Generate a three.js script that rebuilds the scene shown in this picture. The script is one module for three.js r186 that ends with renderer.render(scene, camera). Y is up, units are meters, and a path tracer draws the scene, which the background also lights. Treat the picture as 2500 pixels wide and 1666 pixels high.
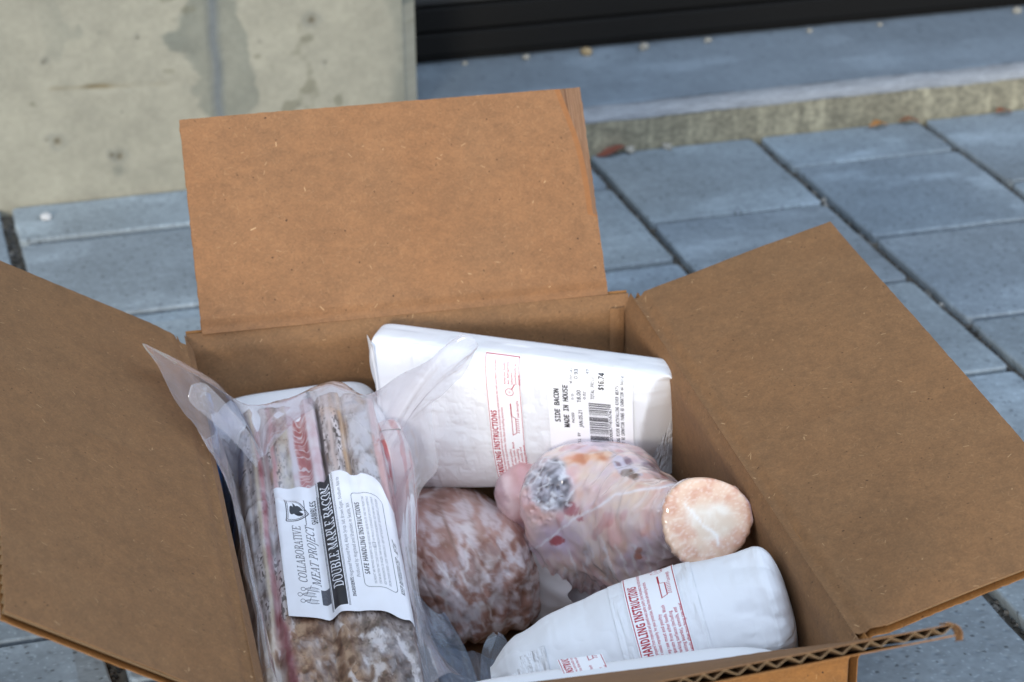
import * as THREE from 'three';
import { mergeGeometries } from 'three/addons/utils/BufferGeometryUtils.js';
import { ImprovedNoise } from 'three/addons/math/ImprovedNoise.js';

// ---------------------------------------------------------------- camera, sky, sun, exposure
const scene = new THREE.Scene();
const camera = new THREE.PerspectiveCamera(16.4384, 1024 / 682, 0.05, 200);
camera.position.set(0, 0.68, 0);
camera.rotation.set(-0.423725, 0, -0.012001);
camera.focus = 1.12;
camera.userData.fStop = 15;

const renderer = new THREE.WebGLRenderer({ antialias: true });
renderer.toneMapping = THREE.LinearToneMapping;
renderer.toneMappingExposure = 1.12;
renderer.shadowMap.enabled = true;

{ // bright overcast sky: pale near the horizon, blue-grey above
  const w = 256, h = 128, data = new Float32Array(w * h * 4);
  for (let y = 0; y < h; y++) for (let x = 0; x < w; x++) {
    const e = (y + 0.5) / h * Math.PI - Math.PI / 2, k = Math.max(0, Math.sin(e)), i = (y * w + x) * 4;
    const up = e > 0 ? 1 : 0.4;
    data[i] = (1.06 - 0.14 * k) * up; data[i + 1] = (1.16 - 0.03 * k) * up; data[i + 2] = (1.32 + 0.14 * k) * up; data[i + 3] = 1;
  }
  const sky = new THREE.DataTexture(data, w, h, THREE.RGBAFormat, THREE.FloatType);
  sky.mapping = THREE.EquirectangularReflectionMapping; sky.magFilter = THREE.LinearFilter; sky.needsUpdate = true;
  scene.background = sky; scene.environment = sky;
}
const sun = new THREE.DirectionalLight(new THREE.Color(1.0, 0.92, 0.80), 2.1);
sun.position.set(-0.28, 0.3, 1.35); sun.target.position.set(0, 0, -1);
sun.position.multiplyScalar(3).add(sun.target.position);
sun.castShadow = true; sun.shadow.radius = 25; sun.shadow.mapSize.set(2048, 2048);
Object.assign(sun.shadow.camera, { left: -2, right: 2, top: 2, bottom: -2, near: 0.1, far: 12 });
scene.add(sun, sun.target);

// ---------------------------------------------------------------- helpers
let seed = 12345;
const rnd = () => { seed = (seed * 1664525 + 1013904223) >>> 0; return seed / 4294967296; };
const rr = (a, b) => a + (b - a) * rnd();
const perlin = new ImprovedNoise();
const LAT = new Float32Array(65536); for (let i = 0; i < 65536; i++) LAT[i] = (rnd() * 2 - 1) * 0.72;
// smooth noise on a lattice; z only picks another sheet of it
const n3 = (x, y, z = 0) => {
  x += z * 17.13 + 500; y += z * 9.71 + 500;
  const xf = Math.floor(x), yf = Math.floor(y); let u = x - xf, v = y - yf; u *= u * (3 - 2 * u); v *= v * (3 - 2 * v);
  const x0 = xf & 255, x1 = (xf + 1) & 255, y0 = (yf & 255) << 8, y1 = ((yf + 1) & 255) << 8, a = LAT[y0 | x0], b = LAT[y1 | x0];
  const p = a + (LAT[y0 | x1] - a) * u; return p + (b + (LAT[y1 | x1] - b) * u - p) * v;
};
const fbm = (x, y, z = 0, o = 4) => { let a = 0, k = 0.5; for (let i = 0; i < o; i++) { a += k * n3(x, y, z + i * 7.3); x *= 2.03; y *= 2.03; k *= 0.5; } return a; };
const ridge = (x, y, z = 0, o = 3) => { let a = 0, k = 0.5; for (let i = 0; i < o; i++) { a += k * (1 - 2 * Math.abs(n3(x, y, z + i * 3.7))); x *= 2.1; y *= 2.1; z *= 2.1; k *= 0.5; } return a; };
const hash2 = (i, j) => { let n = Math.imul(i | 0, 374761393) + Math.imul(j | 0, 668265263) | 0; n = Math.imul(n ^ (n >>> 13), 1274126177); return ((n ^ (n >>> 16)) >>> 0) / 4294967296; };
const worley = (x, y) => { // distances to the two nearest feature points
  const xi = Math.floor(x), yi = Math.floor(y); let a = 9, b = 9;
  for (let i = -1; i < 2; i++) for (let j = -1; j < 2; j++) {
    const px = xi + i + hash2(xi + i, yi + j), py = yi + j + hash2(yi + j + 17, xi + i + 5), d = Math.hypot(px - x, py - y);
    if (d < a) { b = a; a = d; } else if (d < b) b = d;
  }
  return [a, b];
};
const clamp = (x, a = 0, b = 1) => Math.min(b, Math.max(a, x));
const sstep = (a, b, x) => { const t = clamp((x - a) / (b - a)); return t * t * (3 - 2 * t); };
const lerp = (a, b, t) => a + (b - a) * t;
const mix3 = (a, b, t) => [lerp(a[0], b[0], t), lerp(a[1], b[1], t), lerp(a[2], b[2], t)];
const gauss = (x, m, s) => Math.exp(-(((x - m) / s) ** 2));
const V = (x, y, z) => new THREE.Vector3(x, y, z);

function dataTex(w, h, fn, { srgb = true, wrap = THREE.RepeatWrapping } = {}) {
  const d = new Uint8Array(w * h * 4);
  for (let y = 0; y < h; y++) for (let x = 0; x < w; x++) {
    const c = fn((x + 0.5) / w, (y + 0.5) / h), i = (y * w + x) * 4;
    if (typeof c === 'number') d[i] = d[i + 1] = d[i + 2] = clamp(c) * 255;
    else { d[i] = clamp(c[0]) * 255; d[i + 1] = clamp(c[1]) * 255; d[i + 2] = clamp(c[2]) * 255; }
    d[i + 3] = 255;
  }
  const t = new THREE.DataTexture(d, w, h, THREE.RGBAFormat);
  t.wrapS = t.wrapT = wrap; t.magFilter = THREE.LinearFilter; t.needsUpdate = true;
  if (srgb) t.colorSpace = THREE.SRGBColorSpace;
  return t;
}
function canvasTex(w, h, draw, wrap = THREE.RepeatWrapping) {
  const c = document.createElement('canvas'); c.width = w; c.height = h;
  draw(c.getContext('2d'), w, h);
  const t = new THREE.CanvasTexture(c); t.colorSpace = THREE.SRGBColorSpace; t.wrapS = t.wrapT = wrap; t.magFilter = THREE.LinearFilter;
  return t;
}
const std = (o) => new THREE.MeshStandardMaterial({ roughness: 0.8, ...o });
const phys = (o) => new THREE.MeshPhysicalMaterial({ roughness: 0.6, side: THREE.DoubleSide, ...o });

// a grid surface from fn(u, v) -> Vector3, uv in 0..1 or from uvFn
function gridGeo(fn, nu, nv, { uv, us, vs } = {}) {
  const pos = [], uvs = [], idx = [];
  for (let j = 0; j <= nv; j++) for (let i = 0; i <= nu; i++) {
    const u = us ? us[i] : i / nu, v = vs ? vs[j] : j / nv, p = fn(u, v), t = uv ? uv(u, v, p) : [u, v];
    pos.push(p.x, p.y, p.z); uvs.push(t[0], t[1]);
  }
  for (let j = 0; j < nv; j++) for (let i = 0; i < nu; i++) { const a = j * (nu + 1) + i, b = a + 1, c = a + nu + 1, d = c + 1; idx.push(a, b, d, a, d, c); }
  const g = new THREE.BufferGeometry();
  g.setAttribute('position', new THREE.Float32BufferAttribute(pos, 3)); g.setAttribute('uv', new THREE.Float32BufferAttribute(uvs, 2));
  g.setIndex(idx); g.computeVertexNormals();
  return g;
}
// the same with thickness: two skins and the rim between them
function sheetGeo(fn, nu, nv, th, { uv, flip = 1 } = {}) {
  const e = 1e-3, nrm = (u, v) => {
    const a = fn(Math.min(u + e, 1), v).sub(fn(Math.max(u - e, 0), v)), b = fn(u, Math.min(v + e, 1)).sub(fn(u, Math.max(v - e, 0)));
    return a.cross(b).normalize().multiplyScalar(flip);
  };
  const pos = [], uvs = [], idx = [], W = nu + 1, N = W * (nv + 1);
  for (let k = 0; k < 2; k++) for (let j = 0; j <= nv; j++) for (let i = 0; i <= nu; i++) {
    const u = i / nu, v = j / nv, p = fn(u, v), t = uv ? uv(u, v, p) : [u, v];
    if (k) p.addScaledVector(nrm(u, v), th);
    pos.push(p.x, p.y, p.z); uvs.push(t[0], t[1]);
  }
  const quad = (a, b, c, d) => idx.push(a, b, d, a, d, c);
  for (let j = 0; j < nv; j++) for (let i = 0; i < nu; i++) { const a = j * W + i; flip > 0 ? quad(a + 1, a, a + W + 1, a + W) : quad(a, a + 1, a + W, a + W + 1); const b = a + N; flip > 0 ? quad(b, b + 1, b + W, b + W + 1) : quad(b + 1, b, b + W + 1, b + W); }
  const base = pos.length / 3; // rim vertices of their own, so that the edge stays sharp
  const loop = [];
  for (let i = 0; i < nu; i++) loop.push(i); for (let j = 0; j < nv; j++) loop.push(j * W + nu); for (let i = nu; i > 0; i--) loop.push(nv * W + i); for (let j = nv; j > 0; j--) loop.push(j * W);
  for (const a of loop) for (const b of [a, a + N]) { pos.push(pos[b * 3], pos[b * 3 + 1], pos[b * 3 + 2]); uvs.push(uvs[b * 2], uvs[b * 2 + 1]); }
  for (let k = 0; k < loop.length; k++) { const a = base + 2 * k, b = base + 2 * ((k + 1) % loop.length); quad(a, b, a + 1, b + 1); }
  const g = new THREE.BufferGeometry();
  g.setAttribute('position', new THREE.Float32BufferAttribute(pos, 3)); g.setAttribute('uv', new THREE.Float32BufferAttribute(uvs, 2));
  g.setIndex(idx); g.computeVertexNormals();
  return g;
}
// closed skin from a signed distance field (surface nets), coloured per vertex
function sdfGeo(sdf, lo, hi, cell, colour) {
  const nx = Math.ceil((hi[0] - lo[0]) / cell) + 1, ny = Math.ceil((hi[1] - lo[1]) / cell) + 1, nz = Math.ceil((hi[2] - lo[2]) / cell) + 1;
  const F = new Float32Array(nx * ny * nz), at = (i, j, k) => (k * ny + j) * nx + i;
  for (let k = 0; k < nz; k++) for (let j = 0; j < ny; j++) for (let i = 0; i < nx; i++) F[at(i, j, k)] = sdf(lo[0] + i * cell, lo[1] + j * cell, lo[2] + k * cell);
  const id = new Int32Array(nx * ny * nz).fill(-1), pos = [], idx = [];
  const corners = []; for (let c = 0; c < 8; c++) corners.push([c & 1, (c >> 1) & 1, c >> 2]);
  const edges = []; for (let a = 0; a < 8; a++) for (let b = a + 1; b < 8; b++) { const d = corners[a].reduce((s, v, q) => s + Math.abs(v - corners[b][q]), 0); if (d === 1) edges.push([a, b]); }
  for (let k = 0; k < nz - 1; k++) for (let j = 0; j < ny - 1; j++) for (let i = 0; i < nx - 1; i++) {
    let m = 0; const f = [];
    for (let c = 0; c < 8; c++) { const v = F[at(i + corners[c][0], j + corners[c][1], k + corners[c][2])]; f.push(v); if (v < 0) m |= 1 << c; }
    if (m === 0 || m === 255) continue;
    let x = 0, y = 0, z = 0, n = 0;
    for (const [a, b] of edges) if ((f[a] < 0) !== (f[b] < 0)) { const t = f[a] / (f[a] - f[b]); x += lerp(corners[a][0], corners[b][0], t); y += lerp(corners[a][1], corners[b][1], t); z += lerp(corners[a][2], corners[b][2], t); n++; }
    id[at(i, j, k)] = pos.length / 3;
    pos.push(lo[0] + (i + x / n) * cell, lo[1] + (j + y / n) * cell, lo[2] + (k + z / n) * cell);
  }
  for (let k = 1; k < nz - 1; k++) for (let j = 1; j < ny - 1; j++) for (let i = 1; i < nx - 1; i++) {
    const v = F[at(i, j, k)] < 0;
    const quad = (a, b, c, d, s) => { if (s) idx.push(a, b, c, a, c, d); else idx.push(a, c, b, a, d, c); };
    if (v !== (F[at(i + 1, j, k)] < 0)) quad(id[at(i, j - 1, k - 1)], id[at(i, j, k - 1)], id[at(i, j, k)], id[at(i, j - 1, k)], v);
    if (v !== (F[at(i, j + 1, k)] < 0)) quad(id[at(i - 1, j, k - 1)], id[at(i - 1, j, k)], id[at(i, j, k)], id[at(i, j, k - 1)], v);
    if (v !== (F[at(i, j, k + 1)] < 0)) quad(id[at(i - 1, j - 1, k)], id[at(i, j - 1, k)], id[at(i, j, k)], id[at(i - 1, j, k)], v);
  }
  const g = new THREE.BufferGeometry();
  g.setAttribute('position', new THREE.Float32BufferAttribute(pos, 3)); g.setIndex(idx); g.computeVertexNormals();
  if (colour) {
    const c = new Float32Array(pos.length), N = g.attributes.normal, k = new THREE.Color();
    for (let i = 0; i < pos.length / 3; i++) { const q = colour(pos[i * 3], pos[i * 3 + 1], pos[i * 3 + 2], N.getX(i), N.getY(i), N.getZ(i)); k.setRGB(clamp(q[0]), clamp(q[1]), clamp(q[2]), THREE.SRGBColorSpace); c[i * 3] = k.r; c[i * 3 + 1] = k.g; c[i * 3 + 2] = k.b; }
    g.setAttribute('color', new THREE.BufferAttribute(c, 3));
  }
  return g;
}
const smin = (a, b, k) => { const h = clamp(0.5 + 0.5 * (b - a) / k); return lerp(b, a, h) - k * h * (1 - h); };
const capsule = (x, y, z, a, b, r1, r2) => {
  const dx = b[0] - a[0], dy = b[1] - a[1], dz = b[2] - a[2], t = clamp(((x - a[0]) * dx + (y - a[1]) * dy + (z - a[2]) * dz) / (dx * dx + dy * dy + dz * dz));
  return Math.hypot(x - a[0] - dx * t, y - a[1] - dy * t, z - a[2] - dz * t) - lerp(r1, r2, t);
};
const ellip = (x, y, z, c, r) => { const p = Math.hypot((x - c[0]) / r[0], (y - c[1]) / r[1], (z - c[2]) / r[2]); return (p - 1) * Math.min(r[0], r[1], r[2]); };

const taken = {};
const numbered = (n) => { const k = taken[n] = (taken[n] ?? -1) + 1; return k ? `${n}_${String(k).padStart(3, '0')}` : n; };
function mesh(name, geo, mat, parent) { const m = new THREE.Mesh(geo, mat); m.name = name; m.castShadow = m.receiveShadow = true; parent.add(m); return m; }
function tag(o, label, category, group) { o.userData.label = label; o.userData.category = category; if (group) o.userData.group = group; return o; }
function thing(name, label, category, group) { const o = new THREE.Group(); o.name = numbered(name); scene.add(o); return tag(o, label, category, group); }
const structure = (o, label) => { o.userData.kind = 'structure'; if (label) o.userData.label = label; return o; };
// catmull-rom through rows of numbers
function spline(rows, t) {
  const n = rows.length - 1, x = clamp(t) * n, i = Math.min(n - 1, Math.floor(x)), f = x - i, g = (k) => rows[clamp(k, 0, n)], a = g(i - 1), b = g(i), c = g(i + 1), d = g(i + 2);
  return b.map((_, q) => 0.5 * (2 * b[q] + (c[q] - a[q]) * f + (2 * a[q] - 5 * b[q] + 4 * c[q] - d[q]) * f * f + (3 * b[q] - a[q] - 3 * c[q] + d[q]) * f * f * f));
}

// ---------------------------------------------------------------- the place: paving, wall, doorstep, door
const PHI = 0.271183, PU = [Math.cos(PHI), -Math.sin(PHI)], PV = [Math.sin(PHI), Math.cos(PHI)];
const place = (o, u = 0, y = 0, v = 0) => { o.position.set(u * PU[0] + v * PV[0], y, u * PU[1] + v * PV[1]); o.rotation.y = PHI; return o; };

const pavement = structure(new THREE.Group(), 'grey square paving stones laid in offset rows'); pavement.name = 'pavement'; scene.add(pavement); place(pavement);
const sandTex = dataTex(512, 512, (u, v) => { const a = fbm(u * 40, v * 40, 1, 4), b = n3(u * 170, v * 170, 4); const k = 0.32 + 0.10 * a + 0.10 * b; return [k * 1.06, k, k * 0.9]; });
sandTex.repeat.set(3, 3);
{
  const g = new THREE.PlaneGeometry(60, 60, 1, 1); g.rotateX(-Math.PI / 2); const uv = g.attributes.uv; for (let i = 0; i < uv.count; i++) uv.setXY(i, uv.getX(i) * 40, uv.getY(i) * 40);
  g.translate(0, -0.007, 0);
  mesh('joint_sand', g, std({ map: sandTex, roughness: 0.95, bumpMap: sandTex, bumpScale: 0.002 }), pavement);
}
const paverTex = (s) => dataTex(768, 768, (u, v) => {
  const x = u * 8 + s, y = v * 8;
  const cloud = fbm(x * 0.9, y * 1.5, s, 5), fine = n3(x * 22, y * 22, s + 2), grit = n3(x * 55, y * 55, s + 9);
  let k = 0.585 + 0.12 * cloud + 0.035 * fine + 0.035 * grit;
  const pale = sstep(0.12, 0.5, fbm(x * 1.6 + 3, y * 2.6, s + 20, 4)); k += 0.10 * pale;
  const w = worley(x * 9, y * 9)[0], pit = w < 0.09 ? 1 : 0; if (pit && hash2(Math.floor(x * 9), Math.floor(y * 9)) > 0.45) k -= 0.2;
  const w2 = worley(x * 14 + 7, y * 14)[0]; if (w2 < 0.1) k += 0.1;
  const t = clamp(0.5 + fbm(x * 0.5, y * 0.5, s + 40, 2));
  return [k * lerp(0.865, 0.92, t), k * lerp(0.965, 0.98, t), k * lerp(1.045, 1.01, t)];
});
const paverBump = dataTex(512, 512, (u, v) => { const w = worley(u * 60, v * 60)[0]; return 0.6 + 0.25 * fbm(u * 30, v * 30, 3, 4) - (w < 0.12 ? 0.4 : 0); }, { srgb: false });
const paverMats = [1.3, 9.1].map(paverTex).flatMap((map) => [[1, 1, 1], [0.9, 0.9, 0.91], [1.08, 1.07, 1.05]].map((t) => std({ map, color: new THREE.Color(...t), bumpMap: paverBump, bumpScale: 0.0009, roughness: 0.72 })));
{
  const cols = [-0.7, -0.543, -0.387, -0.230, -0.073, 0.084, 0.243, 0.404, 0.567, 0.721, 0.876, 1.032, 1.19, 1.35], off = { 4: -1.638, 5: -1.7415, 6: -1.638, 7: -1.558, 8: -1.638, 9: -1.722, 10: -1.638 };
  const PITCH = 0.1637;
  for (let c = 0; c < cols.length - 1; c++) {
    const edge = cols[c + 1] > 0.43 ? -1.805 : -1.826, start = off[c] ?? (c % 2 ? -1.722 : -1.638);
    let v = start; while (v - PITCH > edge + 0.02) v -= PITCH;
    const joints = [edge]; for (; v < -0.35; v += PITCH) joints.push(v);
    for (let r = 0; r < joints.length - 1; r++) {
      const ga = 0.0044 + (cols[c] === 0.084 ? 0.001 : 0), gb = c === 5 && r < 2 ? 0.0055 : 0.0034;
      const u0 = cols[c] + ga, u1 = cols[c + 1] - ga, v0 = joints[r] + gb, v1 = joints[r + 1] - gb, w = u1 - u0, d = v1 - v0, R = 0.004, sh = new THREE.Shape(), J = () => rr(-0.0009, 0.0006);
      const pts = [[-w / 2, -d / 2], [w / 2, -d / 2], [w / 2, d / 2], [-w / 2, d / 2]], out = [];
      for (let k = 0; k < 4; k++) {
        const p = pts[k], q = pts[(k + 1) % 4], o = pts[(k + 3) % 4], dir = (a, b) => { const l = Math.hypot(b[0] - a[0], b[1] - a[1]); return [(b[0] - a[0]) / l, (b[1] - a[1]) / l]; };
        const e = dir(p, o), f = dir(p, q);
        out.push([p[0] + e[0] * R, p[1] + e[1] * R], [p[0] + (e[0] + f[0]) * R * 0.3, p[1] + (e[1] + f[1]) * R * 0.3], [p[0] + f[0] * R, p[1] + f[1] * R]);
        for (let m = 1; m < 6; m++) out.push([lerp(p[0], q[0], m / 6) + J(), lerp(p[1], q[1], m / 6) + J()]);
      }
      out.forEach((p, k) => k ? sh.lineTo(p[0], p[1]) : sh.moveTo(p[0], p[1]));
      const g = new THREE.ExtrudeGeometry(sh, { depth: 0.05, bevelEnabled: true, bevelThickness: 0.0016, bevelSize: 0.0015, bevelOffset: -0.0015, bevelSegments: 2 });
      g.rotateX(-Math.PI / 2); g.translate(0, -0.0516, 0);
      const P = g.attributes.position, U = g.attributes.uv, ou = rnd(), ov = rnd(); for (let i = 0; i < P.count; i++) U.setXY(i, P.getX(i) / 0.8 + ou, (P.getZ(i) + P.getY(i)) / 0.8 + ov);
      const m = mesh(numbered('paving_stone'), g, paverMats[Math.floor(rnd() * 6)], pavement);
      m.position.set((u0 + u1) / 2, rr(-0.0008, 0.0006), (v0 + v1) / 2); m.rotation.set(rr(-0.003, 0.003), 0, rr(-0.003, 0.003));
    }
  }
  // grit lying in the wide joints
  const pg = new THREE.IcosahedronGeometry(1, 1), P = pg.attributes.position; for (let i = 0; i < P.count; i++) { const q = V(P.getX(i), P.getY(i), P.getZ(i)); q.multiplyScalar(1 + 0.35 * perlin.noise(q.x * 1.3, q.y * 1.3, q.z * 1.3)); P.setXYZ(i, q.x, q.y, q.z); } pg.computeVertexNormals();
  const n = 2600, im = new THREE.InstancedMesh(pg, std({ roughness: 0.9 }), n), M = new THREE.Matrix4(), col = new THREE.Color();
  for (let i = 0; i < n; i++) {
    const c = Math.floor(rr(3, 12.99)), s = rr(0.0009, 0.0024) * (rnd() < 0.05 ? 1.6 : 1);
    M.compose(V(cols[c] + rr(-0.004, 0.004), -0.0062, rr(-1.8, -0.9)), new THREE.Quaternion().setFromEuler(new THREE.Euler(rr(0, 6), rr(0, 6), 0)), V(s, s * 0.8, s * rr(0.8, 1.4)));
    im.setMatrixAt(i, M); const k = rr(0.03, 0.16) * (rnd() < 0.08 ? 2.6 : 1); im.setColorAt(i, col.setRGB(k * 1.05, k, k * 0.9));
  }
  im.name = 'joint_grit'; im.userData.kind = 'stuff'; im.userData.label = 'dark grit lying in the joints between paving stones'; im.castShadow = im.receiveShadow = true; pavement.add(im);
}

// concrete wall
{
  const wall = thing('concrete_wall', 'pale board-formed concrete wall with a vertical seam and small air holes', 'wall'); place(wall, 0, 0, 0);
  const holes = [[0.131, 0.052, 0.0035], [0.179, 0.034, 0.0032], [0.342, 0.133, 0.0034], [0.173, 0.036, 0.002]], VW = -1.823;
  for (let i = 0; i < 70; i++) holes.push([rr(-0.4, 0.42), rr(0.005, 0.36), rr(0.0006, 0.0016)]);
  const cells = new Map(), key = (u, y) => Math.floor(u / 0.03) * 1000 + Math.floor(y / 0.03);
  for (const h of holes) for (let i = -1; i < 2; i++) for (let j = -1; j < 2; j++) { const k = key(h[0] + i * 0.03, h[1] + j * 0.03); if (!cells.has(k)) cells.set(k, []); if (!cells.get(k).includes(h)) cells.get(k).push(h); }
  const near = (u, y) => cells.get(key(u, y)) ?? [];
  const us = [], vs = [];
  for (let u = -4; u < -0.1; u += 0.15) us.push(u); for (let u = -0.1; u <= 0.4181; u += 0.00233) us.push(Math.min(u, 0.418));
  for (let y = -0.05; y < 0.25; y += 0.0025) vs.push(y); for (let y = 0.25; y <= 4; y += 0.15) vs.push(y);
  const relief = (u, y) => {
    let h = 0.0012 * fbm(u * 14, y * 14, 3, 4) + 0.0003 * n3(u * 120, y * 120, 2);
    h += 0.0016 * gauss(u, 0.263 + 0.001 * n3(y * 30, 1), 0.0035) - 0.002 * gauss(u, 0.2595, 0.002);
    h -= 0.0022 * gauss(y, 0.0945 - 0.05 * (u - 0.17) + 0.002 * n3(u * 30, 3), 0.0016) * sstep(0.15, 0.16, u) * (1 - sstep(0.225, 0.24, u)) * (0.5 + 0.8 * n3(u * 60, 9));
    for (const [a, b, r] of near(u, y)) { const d = Math.hypot(u - a, (y - b) * 0.9); if (d < r * 3) h -= r * 0.5 * gauss(d, 0, r * 0.7); }
    return h;
  };
  const wallTex = dataTex(1080, 720, (a, b) => {
    const u = -0.1 + a * 0.54, y = -0.02 + b * 0.36;
    let c = [0.588, 0.574, 0.51];
    const k = 1 + 0.07 * fbm(u * 9, y * 9, 1, 5) + 0.09 * fbm(u * 60, y * 60, 4, 3) + 0.04 * n3(u * 300, y * 300, 5);
    // darker damp-looking patches with their own outline on both sides of the seam
    const wob = 0.030 * fbm(u * 26, y * 36, 7, 5), edgeL = 0.222 + 0.012 * Math.sin(y * 44 + 0.4) + 1.6 * wob + 0.022 * sstep(0.125, 0.105, y), edgeR = 0.287 + 0.008 * Math.sin(y * 30) + wob;
    let s = sstep(edgeL - 0.005, edgeL + 0.005, u) * (1 - sstep(edgeR - 0.003, edgeR + 0.003, u));
    s = Math.max(s, 0.8 * sstep(0.2, 0.26, fbm(u * 24, y * 17, 12, 4)) * sstep(0.1, 0.2, u) * (1 - sstep(0.24, 0.27, u)));
    s = Math.max(s, 0.7 * sstep(0.4, 0.414, u + 0.02 * fbm(u * 20, y * 30, 5, 3)));
    c = mix3(c, [0.46, 0.465, 0.42], s * (0.75 + 0.5 * fbm(u * 30, y * 30, 61, 3)));
    c = mix3(c, [0.37, 0.395, 0.41], 0.8 * gauss(u, 0.262 + 0.0015 * n3(y * 40, 2), 0.004));
    const fl = sstep(0.3, 0.42, fbm(u * 45, y * 45, 30, 3)); c = mix3(c, [0.43, 0.42, 0.35], fl * 0.6);
    for (const [p, q, r] of near(u, y)) { const d = Math.hypot(u - p, y - q); if (d < r * 4) { c = mix3(c, [0.30, 0.27, 0.2], 0.7 * gauss(d, 0, r * 0.9)); c = mix3(c, [0.48, 0.48, 0.44], 0.4 * gauss(d + 0.002 * n3(u * 200, y * 200), r * 1.6, r * 0.8)); } }
    c = mix3(c, [0.42, 0.37, 0.26], 0.8 * gauss(y, 0.0945 - 0.05 * (u - 0.17) + 0.002 * n3(u * 30, 3), 0.0018) * sstep(0.125, 0.13, u) * (1 - sstep(0.225, 0.24, u)) * clamp(0.5 + 1.4 * n3(u * 60, 9)));
    return [c[0] * k, c[1] * k, c[2] * k];
  }, { wrap: THREE.MirroredRepeatWrapping });
  const cm = std({ map: wallTex, roughness: 0.85 });
  mesh('wall_face', gridGeo((u, y) => V(u, y, VW + relief(u, y)), us.length - 1, vs.length - 1, { us, vs, uv: (u, y) => [(u + 0.1) / 0.54, (y + 0.02) / 0.36] }), cm, wall);
  const sh = new THREE.Shape([[-4, 1.83], [0.4178, 1.8265], [0.431, 1.838], [0.431, 2.5], [-4, 2.5]].map(([x, y]) => new THREE.Vector2(x, y)));
  const core = new THREE.ExtrudeGeometry(sh, { depth: 4.05, bevelEnabled: false }); core.rotateX(-Math.PI / 2); core.translate(0, -0.05, 0);
  const U = core.attributes.uv, P = core.attributes.position; for (let i = 0; i < P.count; i++) U.setXY(i, (P.getX(i) + P.getZ(i)) / 0.54, P.getY(i) / 0.36);
  mesh('wall_core', core, cm, wall);
}

// doorstep
{
  const step = thing('doorstep', 'low blue-grey stone doorstep with a pale rounded edge below the dark door', 'doorstep'); place(step);
  const len0 = 0.433, len1 = 2.6, F = -1.803, TOP = 0.038;
  const topTex = dataTex(1024, 512, (u, v) => { const x = u * 10, y = v * 5, k = 0.57 + 0.09 * fbm(x * 0.7, y * 1.6, 3, 5) + 0.03 * n3(x * 25, y * 25, 5) + 0.06 * sstep(0.15, 0.4, fbm(x * 1.2, y * 3, 21, 4)); const sp = worley(x * 4, y * 4)[0] < 0.05 ? 0.75 : 1; return [k * 0.885 * sp, k * 0.965 * sp, k * 1.03 * sp]; });
  const topM = std({ map: topTex, roughness: 0.6, bumpMap: paverBump, bumpScale: 0.0004 });
  const riserTex = dataTex(1024, 256, (u, v) => { const x = u * 30, y = v * 3; let k = 0.52 + 0.09 * fbm(x * 2.5, y * 1.5, 6, 4) + 0.10 * n3(x * 10, y * 10, 2); k += 0.08 * sstep(0.1, 0.3, fbm(x * 4, y * 0.5, 9, 3)); return [k * 1.04, k * 1.0, k * 0.85]; });
  const prof = (pts, name, mat, sc) => mesh(name, gridGeo((u, v) => { const p = spline(pts, v); return V(lerp(len0, len1, u), p[1] + 0.0006 * n3(u * 300, v * 4, 3) + 0.0008 * n3(u * 60, v * 2, 8), p[0] + 0.0008 * fbm(u * 120, v * 3, 1, 3)); }, 500, 8, { uv: (u, v) => [u * 2.2, v * sc] }), mat, step);
  prof([[F, -0.03], [F, -0.01], [F, 0.01], [F + 0.0005, 0.028]], 'riser', std({ map: riserTex, roughness: 0.9, bumpMap: paverBump, bumpScale: 0.001 }), 0.8);
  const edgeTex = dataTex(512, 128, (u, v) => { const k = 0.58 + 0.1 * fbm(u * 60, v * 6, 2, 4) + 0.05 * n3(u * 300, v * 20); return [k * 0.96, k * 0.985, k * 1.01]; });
  prof([[F + 0.0005, 0.028], [F, 0.032], [F - 0.003, 0.0355], [F - 0.008, 0.0375], [F - 0.014, TOP]], 'worn_lit_edge', std({ map: edgeTex, roughness: 0.7 }), 1);  // worn nosing; its slightly lighter colour also paints in the light it catches
  prof([[F - 0.014, TOP], [F - 0.06, TOP], [F - 0.12, TOP], [F - 0.25, TOP]], 'tread', topM, 0.35);
}
// dark door with its threshold rail
{
  const door = thing('glazed_door', 'dark metal door frame with a black panel above a stepped threshold rail', 'door'); place(door);
  const dark = phys({ specularIntensity: 0.35, color: new THREE.Color(0.006, 0.0056, 0.005), roughness: 0.65 }), panelM = phys({ color: new THREE.Color(0.008, 0.0085, 0.011), roughness: 0.5 });
  const bar = (name, y0, y1, z, depth, m = dark) => { const b = 0.0015, s = new THREE.Shape(); s.moveTo(b, 0); s.lineTo(depth - b, 0); s.lineTo(depth, b); s.lineTo(depth, y1 - y0 - b); s.lineTo(depth - b, y1 - y0); s.lineTo(b, y1 - y0); s.lineTo(0, y1 - y0 - b); s.lineTo(0, b); const g = new THREE.ExtrudeGeometry(s, { depth: 2.15, bevelEnabled: false }); g.rotateY(Math.PI / 2); g.translate(0.4335, y0, z); return mesh(name, g, m, door); };
  bar('sill_gap', 0.0385, 0.046, -1.976, 0.03);
  bar('threshold_rail', 0.0465, 0.066, -1.968, 0.05);
  bar('bottom_rail', 0.0665, 0.088, -1.974, 0.05);
  bar('glazing_bead', 0.0885, 0.096, -1.9815, 0.04, std({ color: new THREE.Color(0.02, 0.019, 0.018), roughness: 0.5 }));
  bar('door_panel', 0.0965, 2.4, -1.992, 0.03, panelM);
  bar('head_rail', 2.4005, 4, -1.97, 0.05);
}

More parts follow.
